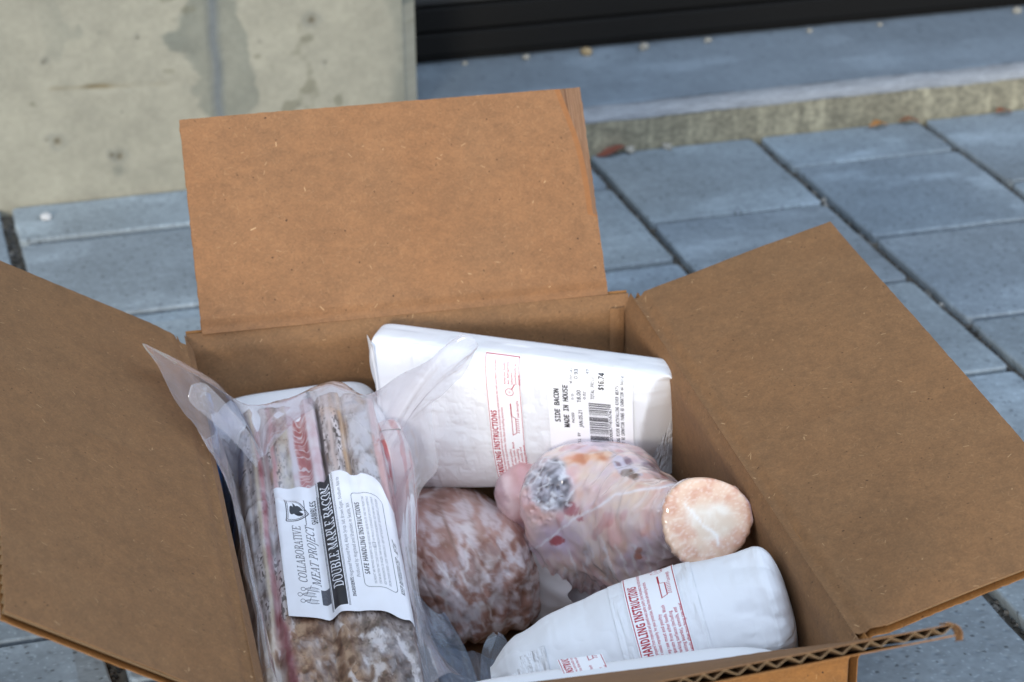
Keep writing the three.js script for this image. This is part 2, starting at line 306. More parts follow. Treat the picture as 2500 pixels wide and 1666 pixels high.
// ---------------------------------------------------------------- cardboard box
const PSI = 0.203535, BO = [-0.0171, -1.0121], BX = [Math.cos(PSI), -Math.sin(PSI)], BZ = [Math.sin(PSI), Math.cos(PSI)];
const inBox = (o, x = 0, y = 0, z = 0) => { o.position.set(BO[0] + x * BX[0] + z * BZ[0], y, BO[1] + x * BX[1] + z * BZ[1]); o.rotation.y = PSI; return o; };
function kraft(w, h, s, base, streak, extra) { // colour of kraft liner, w x h pixels over 0.2 m
  return canvasTex(w, h, (c) => {
    const im = c.createImageData(w, h), d = im.data;
    for (let y = 0; y < h; y++) for (let x = 0; x < w; x++) {
      const u = x / 1024 * 20, v = y / 1024 * 20, k = 1 + 0.06 * fbm(u * 0.55 * streak, v * 0.55, s, 4) + 0.095 * fbm(u * 1.6, v * 2.6, s + 3, 3) + 0.075 * n3(u * 11, v * 15, s + 8), i = (y * w + x) * 4;
      const t = fbm(u * 0.3, v * 0.3, s + 30, 2);
      d[i] = 255 * clamp(base[0] * k); d[i + 1] = 255 * clamp(base[1] * k * (1 + 0.03 * t)); d[i + 2] = 255 * clamp(base[2] * k * (1 + 0.07 * t)); d[i + 3] = 255;
    }
    c.putImageData(im, 0, 0);
    const A = w * h / 1048576;
    for (let i = 0; i < 5200 * A; i++) { // fibres
      const x = rnd() * w, y = rnd() * h, a = rr(0, 6.28), l = rr(5, 16), pale = rnd() < 0.5; c.strokeStyle = pale ? `rgba(206,170,126,${rr(0.06, 0.24)})` : `rgba(66,42,22,${rr(0.06, 0.24)})`; c.lineWidth = rr(0.8, 2.2);
      c.beginPath(); c.moveTo(x, y); c.quadraticCurveTo(x + Math.cos(a) * l * 0.5 + rr(-2, 2), y + Math.sin(a) * l * 0.5 + rr(-2, 2), x + Math.cos(a) * l, y + Math.sin(a) * l); c.stroke();
    }
    for (let i = 0; i < 70 * A; i++) { const x = rnd() * w, y = rnd() * h, a = rr(0, 6.28), l = rr(6, 18); c.strokeStyle = `rgba(222,186,140,${rr(0.3, 0.7)})`; c.lineWidth = rr(1.2, 3); c.beginPath(); c.moveTo(x, y); c.lineTo(x + Math.cos(a) * l, y + Math.sin(a) * l); c.stroke(); }
    for (let i = 0; i < 110 * A; i++) { c.fillStyle = `rgba(48,28,14,${rr(0.3, 0.9)})`; c.beginPath(); c.ellipse(rnd() * w, rnd() * h, rr(1.1, 3.6), rr(1, 2.4), rr(0, 3), 0, 7); c.fill(); }
    if (extra) extra(c, w, h);
  });
}
const kraftSide = kraft(1024, 1024, 2, [0.522, 0.382, 0.248], 1), kraftOut = kraft(1024, 1024, 5, [0.58, 0.395, 0.20], 1);
// back flap: the torn glue tab down its right edge
const kraftBack = kraft(1280, 700, 9, [0.55, 0.39, 0.25], 1, (c, w, h) => {
  const X = (m) => m * 5120, x1 = X(0.2283);
  const edge = (dx) => { c.beginPath(); c.moveTo(x1 - X(0.0145) + dx, 0); c.lineTo(x1 - X(0.0135) + dx, h * 0.12); c.quadraticCurveTo(x1 - X(0.011) + dx, h * 0.19, x1 - X(0.0075) + dx, h * 0.30); c.quadraticCurveTo(x1 - X(0.0035) + dx, h * 0.40, x1 - X(0.0035) + dx, h * 0.66); c.lineTo(x1 + 80, h * 0.72); c.lineTo(x1 + 80, 0); c.closePath(); };
  c.save(); edge(-10); c.fillStyle = 'rgba(150,92,44,0.5)'; c.fill(); edge(6); c.fillStyle = 'rgba(118,88,66,0.85)'; c.fill(); c.clip();
  for (let i = 0; i < 90; i++) { c.strokeStyle = rnd() < 0.5 ? 'rgba(176,140,112,0.35)' : 'rgba(112,74,44,0.35)'; c.lineWidth = rr(0.6, 2); const x = x1 - rr(0, 80); c.beginPath(); c.moveTo(x, rr(0, h * 0.5)); c.lineTo(x + rr(-4, 4), rr(0, h * 0.6)); c.stroke(); }
  c.fillStyle = 'rgba(84,54,32,0.6)'; c.fillRect(x1 - X(0.0095), 0, 5, h * 0.34); c.restore();
});
const kraftBump = dataTex(512, 512, (u, v) => 0.5 + 0.3 * fbm(u * 24, v * 24, 2, 3) + 0.25 * n3(u * 90, v * 90, 4), { srgb: false });
const cardIn = std({ map: kraftSide, roughness: 0.82, bumpMap: kraftBump, bumpScale: 0.00018, side: THREE.DoubleSide });
const cardBack = std({ map: kraftBack, roughness: 0.8, bumpMap: kraftBump, bumpScale: 0.00018, side: THREE.DoubleSide });
const cardOut = std({ map: kraftOut, roughness: 0.75, bumpMap: kraftBump, bumpScale: 0.00015, side: THREE.DoubleSide });
const cardCore = std({ color: new THREE.Color(0.27, 0.175, 0.09), roughness: 0.9, side: THREE.DoubleSide });

const box = thing('cardboard_box', 'open corrugated cardboard box with four spread flaps holding the packages of meat', 'box'); inBox(box);
const TH = 0.0046, LT = 0.0004;
// one flap: inner liner, outer liner and the fluted core between them; h0 h1 hinge ends, f0 f1 free corners
function flap(name, h0, h1, f0, f1, mat, { bow = 0, sag = 0, cut = [0, 0], flip = 1, warp = 0.0014, sd = 1, tear = 0, corner = 0 } = {}) {
  h0 = V(...h0); h1 = V(...h1); f0 = V(...f0); f1 = V(...f1);
  const wid = h0.distanceTo(h1), len = (h0.distanceTo(f0) + h1.distanceTo(f1)) / 2;
  const N = h1.clone().sub(h0).cross(f0.clone().sub(h0)).normalize().multiplyScalar(flip); // towards the outside
  const P = (ragged) => (s, t) => {
    const x = t * len, a = h0.clone().lerp(f0, t), b = h1.clone().lerp(f1, t);
    const c0 = cut[0] * (1 - clamp(t / 0.16)) ** 2, c1 = cut[1] * (1 - clamp(t / 0.16)) ** 2;
    const rg = ragged * 0.00045, e0 = s < 0.5 ? rg * fbm(t * 60, sd, 1, 3) : 0, e1 = s > 0.5 ? rg * fbm(t * 60, sd, 5, 3) : 0;
    const p = a.clone().lerp(b, lerp(c0 / wid, 1 - c1 / wid, s) + (e0 + e1 * 2) * Math.pow(Math.abs(s - 0.5) * 2, 20) / wid);
    if (t > 0.98) p.addScaledVector(f0.clone().sub(h0).normalize(), rg * fbm(s * 70, sd, 9, 3));
    const n = 0.0014 * gauss(x, 0.0035, 0.0022) - 0.0006 * gauss(x, 0.008, 0.002) + bow * Math.sin(Math.PI * t) * (0.6 + 0.4 * Math.sin(Math.PI * s)) + sag * Math.sin(Math.PI * s) * t + warp * fbm(s * 3, t * 2, sd, 3) + 0.000035 * Math.cos(s * Math.round(wid / 0.0078) * 2 * Math.PI)
      + corner * sstep(0.94, 1, s) * sstep(0.8, 1, t) * 0.012;
    return p.addScaledVector(N, n);
  };
  const uv = (s, t) => [s * wid / 0.2, t * len / 0.2], nu = Math.round(wid / 0.0014), nv = Math.round(len / 0.0024);
  const inner = P(1), m = mesh(name, sheetGeo((s, t) => inner(s, t), nu, nv, LT, { uv: mat === cardBack ? (s, t) => [s * wid / 0.25, t * len / (0.2 * 700 / 1024)] : uv, flip }), mat, box);
  const o = P(1.6); mesh('outer_liner', sheetGeo((s, t) => o(s, t).addScaledVector(N, TH - LT), nu, nv, LT, { uv, flip }), cardOut, m);
  const q = P(0), K = Math.round(wid / 0.0078);
  mesh('fluted_core', sheetGeo((s, t) => q(s, lerp(0.12, 0.998, t)).addScaledVector(N, lerp(LT + 0.0001, TH - LT - 0.0006, 0.5 - 0.5 * (Math.asin(0.96 * Math.cos(s * K * 2 * Math.PI + 0.9 * n3(s * 40, sd))) / (Math.PI / 2)))), K * 14, 4, 0.00028), cardCore, m);
  return m;
}
flap('back_flap', [-0.1155, 0.1565, -0.1895], [0.1128, 0.1565, -0.192], [-0.1162, 0.2599, -0.2488], [0.1101, 0.2605, -0.2496], cardBack, { sd: 3, flip: -1, sag: -0.001 });
flap('left_flap', [-0.125, 0.1565, 0.188], [-0.125, 0.1565, -0.187], [-0.221, 0.2155, 0.1875], [-0.2247, 0.2149, -0.1866], cardIn, { sd: 7, flip: -1, cut: [0, 0.009] });
flap('right_flap', [0.125, 0.1565, -0.187], [0.125, 0.1565, 0.187], [0.2398, 0.1916, -0.185], [0.2359, 0.1902, 0.186], cardIn, { sd: 11, flip: -1, cut: [0.004, 0.003] });
const frontFlap = flap('front_flap', [0.1225, 0.1565, 0.1914], [-0.1225, 0.1565, 0.1914], [0.1248, 0.2216, 0.2874], [-0.1248, 0.2045, 0.290], cardIn, { sd: 15, flip: -1 });
mesh('torn_liner', sheetGeo((s, t) => V(0.1215 + 0.0075 * Math.sin(t * 1.7) + 0.0006 * n3(s * 6, t * 5, 2), 0.2222 - 0.0085 * (1 - Math.cos(t * 1.6)) - 0.004 * s, 0.2868 - 0.006 * s + 0.001 * n3(t * 6, s * 4, 4)), 12, 18, 0.0004, { uv: (s, t) => [s * 0.05, t * 0.05] }), cardIn, frontFlap); // liner peeled at the corner
// walls: upright sheets whose rim bends out to the crease
function wall(name, a, b, out, bulge, sd) { // a, b ends along the rim (x, z); out: outward direction
  const A = V(a[0], 0, a[1]), B = V(b[0], 0, b[1]), O = V(out[0], 0, out[1]), wid = A.distanceTo(B);
  const P = (off) => (s, t) => {
    const y = lerp(0.004, 0.1565, t), p = A.clone().lerp(B, s); p.y = y;
    return p.addScaledVector(O, off + 0.0043 * sstep(0.147, 0.1565, y) + bulge * Math.sin(Math.PI * s) * Math.sin(Math.PI * clamp(t, 0, 1)) + 0.0006 * fbm(s * 4, t * 3, sd, 3));
  };
  const flip = Math.sign(B.clone().sub(A).cross(V(0, 1, 0)).dot(O)), uv = (s, t) => [s * wid / 0.2 + sd * 0.37, t * 0.152 / 0.2];
  const nu = Math.round(wid / 0.004), m = mesh(name, sheetGeo(P(0), nu, 50, LT, { uv, flip }), cardIn, box);
  mesh('outer_liner', sheetGeo(P(TH - LT), nu, 50, LT, { uv, flip }), cardOut, m);
}
wall('back_wall', [-0.1242, -0.1868], [0.1242, -0.1868], [0, -1], 0.002, 21);
wall('right_wall', [0.1208, -0.1905], [0.1208, 0.1905], [1, 0], 0.009, 23);
wall('left_wall', [-0.1208, -0.1905], [-0.1208, 0.1905], [-1, 0], 0.004, 25);
wall('front_wall', [-0.1205, 0.1868], [0.1205, 0.1868], [0, 1], 0.003, 27);
{
  const g = new THREE.BoxGeometry(0.24, 0.004, 0.372); g.translate(0, 0.0025, 0); const U = g.attributes.uv, P = g.attributes.position; for (let i = 0; i < P.count; i++) U.setXY(i, P.getX(i) / 0.2, P.getZ(i) / 0.2);
  mesh('bottom_panel', g, cardIn, box);
  // glue tab strip inside the right back corner
  mesh('glue_tab', sheetGeo((s, t) => V(lerp(0.1125, 0.1198, s) + 0.0006 * n3(t * 9, s), lerp(0.006, 0.151, t), -0.1855 + 0.0008 * Math.sin(s * 3) + 0.0005 * n3(s * 3, t * 8, 3)), 10, 50, 0.0005, { uv: (s, t) => [s * 0.06, t * 0.7], flip: 1 }), cardIn, box);
}

// ---------------------------------------------------------------- what lies in the box (geometry in the box's own axes, each thing based where it rests)
function item(name, label, category, base, group) {
  const o = thing(name, label, category, group); inBox(o, ...base);

  return { o, base, add: (n, g, m, parent = o) => { g.translate(-base[0], -base[1], -base[2]); return mesh(n, g, m, parent); } };
}
const paperBump = dataTex(512, 512, (u, v) => 0.5 + 0.28 * (Math.abs(n3(u * 6, v * 6, 3)) + 0.6 * Math.abs(n3(u * 13 + 4, v * 13, 8)) + 0.3 * Math.abs(n3(u * 29, v * 29, 5))) - 0.25 * Math.abs(n3(u * 4.3, v * 8.1, 21)), { srgb: false });
const paperM = std({ color: new THREE.Color(0.85, 0.862, 0.885), roughness: 0.55, bumpMap: paperBump, bumpScale: 0.0034, side: THREE.DoubleSide });
const filmM = phys({ color: new THREE.Color(0.95, 0.95, 0.97), transmission: 0.87, roughness: 0.08, ior: 1.45, thickness: 0, specularIntensity: 1 });
const clearM = phys({ color: new THREE.Color(0.84, 0.91, 0.99), transmission: 0.93, roughness: 0.06, ior: 1.48, thickness: 0 });
const crumple = (x, y, s) => 0.6 * ridge(x, y, s, 3) + 0.4 * ridge(x * 0.45 + 7, y * 0.45, s + 9, 2);

// red safe handling panel as printed on the butcher paper; text runs along x
const RED = '#b0162f';
function wrap(c, text, x, y, w, lh) { let line = ''; for (const word of text.split(' ')) { if (c.measureText(line + word).width > w && line) { c.fillText(line, x, y); y += lh; line = ''; } line += word + ' '; } c.fillText(line, x, y); return y + lh; }
function safeHandling(c, w, h) {
  c.fillStyle = '#fafafc'; c.fillRect(0, 0, w, h);
  c.strokeStyle = RED; c.fillStyle = RED; c.lineWidth = 8; c.strokeRect(14, 14, w - 28, h - 28);
  c.font = 'bold 104px sans-serif'; c.save(); c.translate(40, 110); c.scale(1240 / c.measureText('SAFE HANDLING INSTRUCTIONS').width, 1); c.fillText('SAFE HANDLING INSTRUCTIONS', 0, 0); c.lineWidth = 3; c.strokeText('SAFE HANDLING INSTRUCTIONS', 0, 0); c.restore();
  c.font = 'bold 38px sans-serif';
  const fit = (t, x, y, wd) => { c.save(); c.translate(x, y); c.scale(wd / c.measureText(t).width, 1); c.fillText(t, 0, 0); c.restore(); };
  fit('This product was prepared from inspected and passed meat and/or poultry. Some food products may contain bacteria that could cause illness if the product', 36, 150, 1950);
  fit('is mishandled or cooked improperly. For your protection, follow these safe handling instructions.', 36, 194, 1300);
  c.font = 'bold 40px sans-serif';
  // hand being washed
  c.lineWidth = 7; c.beginPath(); c.ellipse(96, 300, 50, 62, 0.2, 0, 7); c.stroke(); c.beginPath(); c.moveTo(60, 290); c.quadraticCurveTo(96, 240, 132, 300); c.quadraticCurveTo(110, 340, 70, 330); c.stroke(); c.beginPath(); c.moveTo(118, 268); c.lineTo(150, 230); c.stroke(); c.fillRect(40, 372, 60, 30); c.fillRect(110, 366, 26, 44);
  wrap(c, 'Keep raw meat and poultry separate from other foods. Wash working surfaces (including cutting boards), utensils, and hands after touching raw meat or poultry.', 190, 256, 640, 46);
  // frying pan over a flame
  c.lineWidth = 9; c.beginPath(); c.moveTo(930, 300); c.lineTo(1210, 300); c.lineTo(1180, 350); c.lineTo(960, 350); c.closePath(); c.stroke(); c.fillRect(1205, 292, 190, 16);
  for (let i = 0; i < 7; i++) { c.beginPath(); c.moveTo(965 + i * 32, 392); c.quadraticCurveTo(985 + i * 32, 372, 970 + i * 32, 358); c.stroke(); }
  fit('Cook thoroughly.', 1190, 400, 260);
  // clock face of the thermometer
  c.beginPath(); c.arc(1560, 300, 50, 0, 7); c.stroke(); c.font = '40px sans-serif'; c.fillText('40', 1540, 314); c.lineWidth = 14; c.beginPath(); c.moveTo(1600, 330); c.lineTo(1680, 372); c.stroke();
  c.font = 'bold 40px sans-serif'; wrap(c, 'Keep hot foods hot. Refrigerate leftovers immediately or discard.', 1670, 262, 340, 46);
}
const safeTex = canvasTex(2048, 450, safeHandling, THREE.ClampToEdgeWrapping);
const safeM = std({ map: safeTex, roughness: 0.5, side: THREE.DoubleSide });

// price label of the side bacon; coordinates were read off as (text direction, across)
const priceTex = canvasTex(1200, 1120, (c, w, h) => {
  c.fillStyle = '#fbfbfd'; c.fillRect(0, 0, w, h); c.fillStyle = '#101014';
  const txt = (t, x0, x1, y, hgt, f = 'sans-serif', st = '') => { c.save(); c.font = `${st} ${hgt}px ${f}`; c.translate(x0, y); c.scale((x1 - x0) / c.measureText(t).width, 1); c.fillText(t, 0, 0); c.lineWidth = hgt * 0.055; c.strokeStyle = '#101014'; c.strokeText(t, 0, 0); c.restore(); };
  txt('SIDE BACON', 420, 880, 150, 92, 'monospace', 'bold'); txt('MADE IN HOUSE', 350, 940, 268, 92, 'monospace', 'bold');
  txt('PACKED', 420, 570, 340, 44, 'monospace'); txt('$/lb', 750, 835, 345, 42, 'monospace'); txt('WEIGHT(lb)', 965, 1150, 330, 44, 'monospace');
  txt('SELL BY', 90, 285, 405, 50, 'monospace'); txt('JAN.05.21', 370, 620, 448, 66, 'sans-serif'); txt('18.00', 720, 890, 440, 72); txt('0.93', 1030, 1150, 405, 72);
  txt('0.02', 770, 880, 505, 46); txt('87', 1110, 1160, 545, 46); txt('TOTAL PRICE', 780, 1085, 618, 62, 'monospace'); txt('$16.74', 920, 1140, 745, 104, 'sans-serif', 'bold');
  let x = 150, k = 7; while (x < 720) { k = (k * 7 + 3) % 31; const b = 3 + (k % 4) * 4.2, g = 4 + (k % 3) * 4.5; c.fillRect(x, 540, b, 290); x += b + g; }
  c.fillStyle = '#fbfbfd'; c.fillRect(175, 792, 235, 40); c.fillRect(440, 792, 235, 40); c.fillStyle = '#17171c';
  txt('0', 112, 140, 838, 50); txt('200087', 182, 405, 838, 54); txt('616747', 447, 672, 838, 54);
  txt('FALLING RIVER MEATSFALLING RIVER MEATS', 70, 1000, 935, 58, 'monospace'); txt('28901 NE CARNATION FARMS RD CARNATION WA 98014', 75, 1130, 1000, 58, 'monospace');
}, THREE.ClampToEdgeWrapping);
const priceM = std({ map: priceTex, roughness: 0.35, side: THREE.DoubleSide });

// --- white parcel of side bacon leaning on the back wall
{
  const it = item('paper_parcel', 'white butcher paper parcel with a printed price label and red safe handling panel', 'parcel', [0.045, 0.05, -0.13]);
  const TL = V(-0.027, 0.160, -0.1545), TR = V(0.1165, 0.1525, -0.087), BL = V(-0.0190, 0.066, -0.1455), BR = V(0.1183, 0.082, -0.0875);
  const N = TR.clone().sub(TL).cross(TL.clone().sub(BL)).normalize(), A = TR.clone().sub(TL).normalize(), T = 0.034;
  const pw = (b) => b < 0 ? lerp(4.2, 2.0, clamp(-b * 2.5)) : 4.6;
  const face = (aa, b, nu) => { const k = 0.5 + 0.5 * b; return BL.clone().lerp(TL, k).lerp(BR.clone().lerp(TR, k), aa).addScaledVector(N, T / 2 * (nu - 1)); };
  const ends = (aa) => { const e = aa < 0 ? -aa : aa > 1 ? aa - 1 : 0; return e; };
  const wr = (aa, b, amp = 1) => amp * (0.0016 * crumple(aa * 4, b * 1.8 + 4, 3) * (0.5 + 0.9 * gauss(aa, 1, 0.16) + 0.6 * gauss(aa, 0, 0.1)) + 0.0012 * fbm(aa * 3, b * 1.5, 5, 2));
  const cut = (aa, b) => { const d = Math.max(0, aa - lerp(0.965, 0.885, clamp((0.9 - b) / 1.5))); return -0.17 * d * sstep(1, 0.85, b); };
  const skin = (s, th) => { // s along, th around
    const rings = [[-0.02, 0], [-0.028, 0.55], [-0.02, 0.9], [0, 0.985], [0.06, 1]];
    let aa, k;
    if (s < 0.1) { const r = spline(rings, s / 0.1); aa = r[0]; k = r[1]; } else if (s > 0.9) { const r = spline(rings, (1 - s) / 0.1); aa = 1 - r[0]; k = r[1]; } else { aa = lerp(0.06, 0.94, (s - 0.1) / 0.8); k = 1; }
    k = clamp(k);
    const cb = Math.cos(th), sb = Math.sin(th), b0 = Math.sign(cb) * Math.abs(cb) ** 0.45, p = pw(b0), nu0 = Math.sign(sb) * Math.pow(Math.max(0, 1 - Math.abs(b0) ** p), 1 / p);
    const P = face(aa, b0 * k, nu0 * k);
    P.addScaledVector(N, (wr(aa, b0) + cut(aa, b0)) * (nu0 > 0 ? 1 : 0));
    if (k < 0.99) P.addScaledVector(A, (s < 0.5 ? -1 : 1) * (1 - k) * k * 0.02 * (Math.abs(Math.sin(2 * th + 0.5)) - 0.5));
    return P;
  };
  const body = it.add('paper_wrap', gridGeo((s, t) => skin(s, t * Math.PI * 2), 240, 220), paperM);
  const on = (aa0, aa1, b0, b1, lift) => (u, v) => { const aa = lerp(aa0, aa1, v), b = lerp(b0, b1, u), p = pw(b), nu = Math.pow(Math.max(0, 1 - Math.abs(b) ** p), 1 / p); return face(aa, b, nu).addScaledVector(N, wr(aa, b) + lift); };
  const uvT = (u, v) => [u, 1 - v];
  it.add('label_strip', sheetGeo(on(0.13, 0.60, -0.97, 0.97, 0.0007), 60, 60, 0.00015, { flip: 1 }), paperM, body);
  it.add('safe_handling_panel', sheetGeo(on(0.385, 0.508, -0.97, 0.985, 0.0015), 120, 30, 0.0001, { uv: uvT, flip: 1 }), safeM, body);
  it.add('price_label', sheetGeo(on(0.60, 0.895, -0.30, 0.985, 0.0012), 70, 70, 0.00015, { uv: uvT, flip: 1 }), priceM, body);
  // tucked triangular fold at the right end and the paper edge along it
  it.add('end_fold', sheetGeo((u, v) => { const aa = lerp(lerp(0.93, 0.99, u), lerp(1.01, 1.02, u), v), bb = lerp(-0.85, 0.1, u); return face(aa, bb, 1).addScaledVector(N, cut(aa, bb) + 0.0008 + 0.0022 * Math.sin(v * 2.5) * (1 - u) + 0.0006 * crumple(u * 4, v * 3, 8)); }, 30, 20, 0.0002), paperM, body);
  it.add('end_fold', sheetGeo((u, v) => { const w = v * (1 - 0.8 * u); const P = face(lerp(0.0, -0.05, w), lerp(0.92, -0.7, u), 1 - 0.8 * w); return P.addScaledVector(N, 0.0012 * (1 - w) + 0.0006 * crumple(u * 4, v * 3, 2)); }, 30, 16, 0.0002), paperM, body);
}
// --- plain paper parcels
function softParcel(it, c, r, yaw, tilt, e, cr, sd) {
  const q = new THREE.Quaternion().setFromEuler(new THREE.Euler(0, yaw, tilt)), C = V(...c), sg = (x, k) => Math.sign(x) * Math.abs(x) ** k;
  const f = (u, v) => { const et = (u - 0.5) * Math.PI, om = v * 2 * Math.PI, ce = sg(Math.cos(et), e), k = 1 + cr * crumple(u * 6, Math.cos(om) * 1.5 + v * 2, sd); return V(r[0] * sg(Math.sin(et), e) * (1 + 0.3 * cr * crumple(v * 9, u * 9, sd + 3)), r[1] * ce * sg(Math.cos(om), e) * k, r[2] * ce * sg(Math.sin(om), e) * k).applyQuaternion(q).add(C); };
  return { f, mesh: it.add('paper_wrap', gridGeo(f, 110, 130), paperM) };
}
{
  let it = item('paper_parcel', 'flat white paper parcel lying behind the bacon pack against the back wall', 'parcel', [-0.066, 0.006, -0.158]);
  softParcel(it, [-0.066, 0.066, -0.160], [0.047, 0.0595, 0.0245], 0.02, 0.035, 0.32, 0.01, 4);
  it = item('paper_parcel', 'white paper parcel underneath the labelled parcel and the marrow bone', 'parcel', [0.088, 0.006, -0.15]);
  softParcel(it, [0.086, 0.041, -0.150], [0.030, 0.034, 0.030], 0.03, 0, 0.35, 0.02, 14);
  it = item('paper_parcel', 'white paper parcel with a red panel tucked inside the front flap', 'parcel', [0.03, 0.006, 0.163]);
  const p = softParcel(it, [0.028, 0.0705, 0.1635], [0.088, 0.0645, 0.0215], 0, 0.012, 0.34, 0.012, 24);
  it.add('safe_handling_panel', sheetGeo((u, v) => V(lerp(0.006, 0.026, v), 0.1352 + 0.012 * (lerp(0.006, 0.026, v) - 0.028), lerp(0.182, 0.1435, u)), 20, 12, 0.0001, { uv: (u, v) => [u * 0.5, 1 - v], flip: 1 }), safeM, p.mesh);
}
// --- paper roll at the right front
{
  const it = item('paper_roll', 'white paper-wrapped roll with a red safe handling panel around it', 'parcel', [0.06, 0.07, 0.098]);
  const A = V(-0.011, 0.0915, 0.0870), B = V(0.1235, 0.1275, 0.1065), D = B.clone().sub(A).normalize(), U = V(0, 1, 0).addScaledVector(D, -D.y).normalize(), W = D.clone().cross(U);
  const rad = (t) => spline([[0.004], [0.0165], [0.0215], [0.0250], [0.0280], [0.0295], [0.0302], [0.0304], [0.0300], [0.0292], [0.0280], [0.0265]], t)[0] * Math.pow(Math.max(0.0004, 1 - Math.pow(clamp(2 * t - 1), 26)), 0.5);
  const f = (t, th, lift = 0) => {
    const endR = sstep(0.72, 0.95, t), endL = 1 - sstep(0.03, 0.16, t);
    let r = rad(t) * (1 + 0.05 * Math.sin(2 * th + 1)) + 0.0016 * crumple(t * 5, Math.sin(th) * 1.2 + 3, 6) * (0.6 + 2.6 * endR + 1.6 * endL) + 0.0034 * fbm(t * 4, Math.sin(th) * 1.3 + 7, 9, 3) + 0.0017 * crumple(t * 11, Math.sin(th) * 2.6 + Math.cos(th), 16) * (0.35 + endR + endL) + endR * 0.0026 * (Math.abs(((th * 1.1141 + 2.2 * t + 9) % 1) - 0.5) * 2 - 0.5) + lift;
    return A.clone().lerp(B, t).addScaledVector(U, r * Math.sin(th) * 0.96).addScaledVector(W, r * Math.cos(th));
  };
  const body = it.add('paper_wrap', gridGeo((u, v) => f(u < 0.8 ? u * 1.15 : 0.92 + (u - 0.8) * 0.4, v * 2 * Math.PI), 200, 240), paperM);
  // th = 0 points to W; find which way the viewer lies: W = D x U points to +z
  it.add('label_strip', sheetGeo((u, v) => f(lerp(0.44, 0.72, v), lerp(-0.7, 2.65, u), 0.0004), 70, 30, 0.00015), paperM, body);
  it.add('safe_handling_panel', sheetGeo((u, v) => f(lerp(0.49, 0.665, v), lerp(0.02, 2.5, u), 0.0009), 90, 24, 0.0001, { uv: (u, v) => [u, 1 - v] }), safeM, body);
  it.add('end_fold', sheetGeo((u, v) => f(lerp(0.02, 0.2, v), lerp(-0.8, 1.0, u), 0.001 + 0.002 * Math.sin(u * 5) * (1 - v)), 24, 16, 0.0002), paperM, body);
}
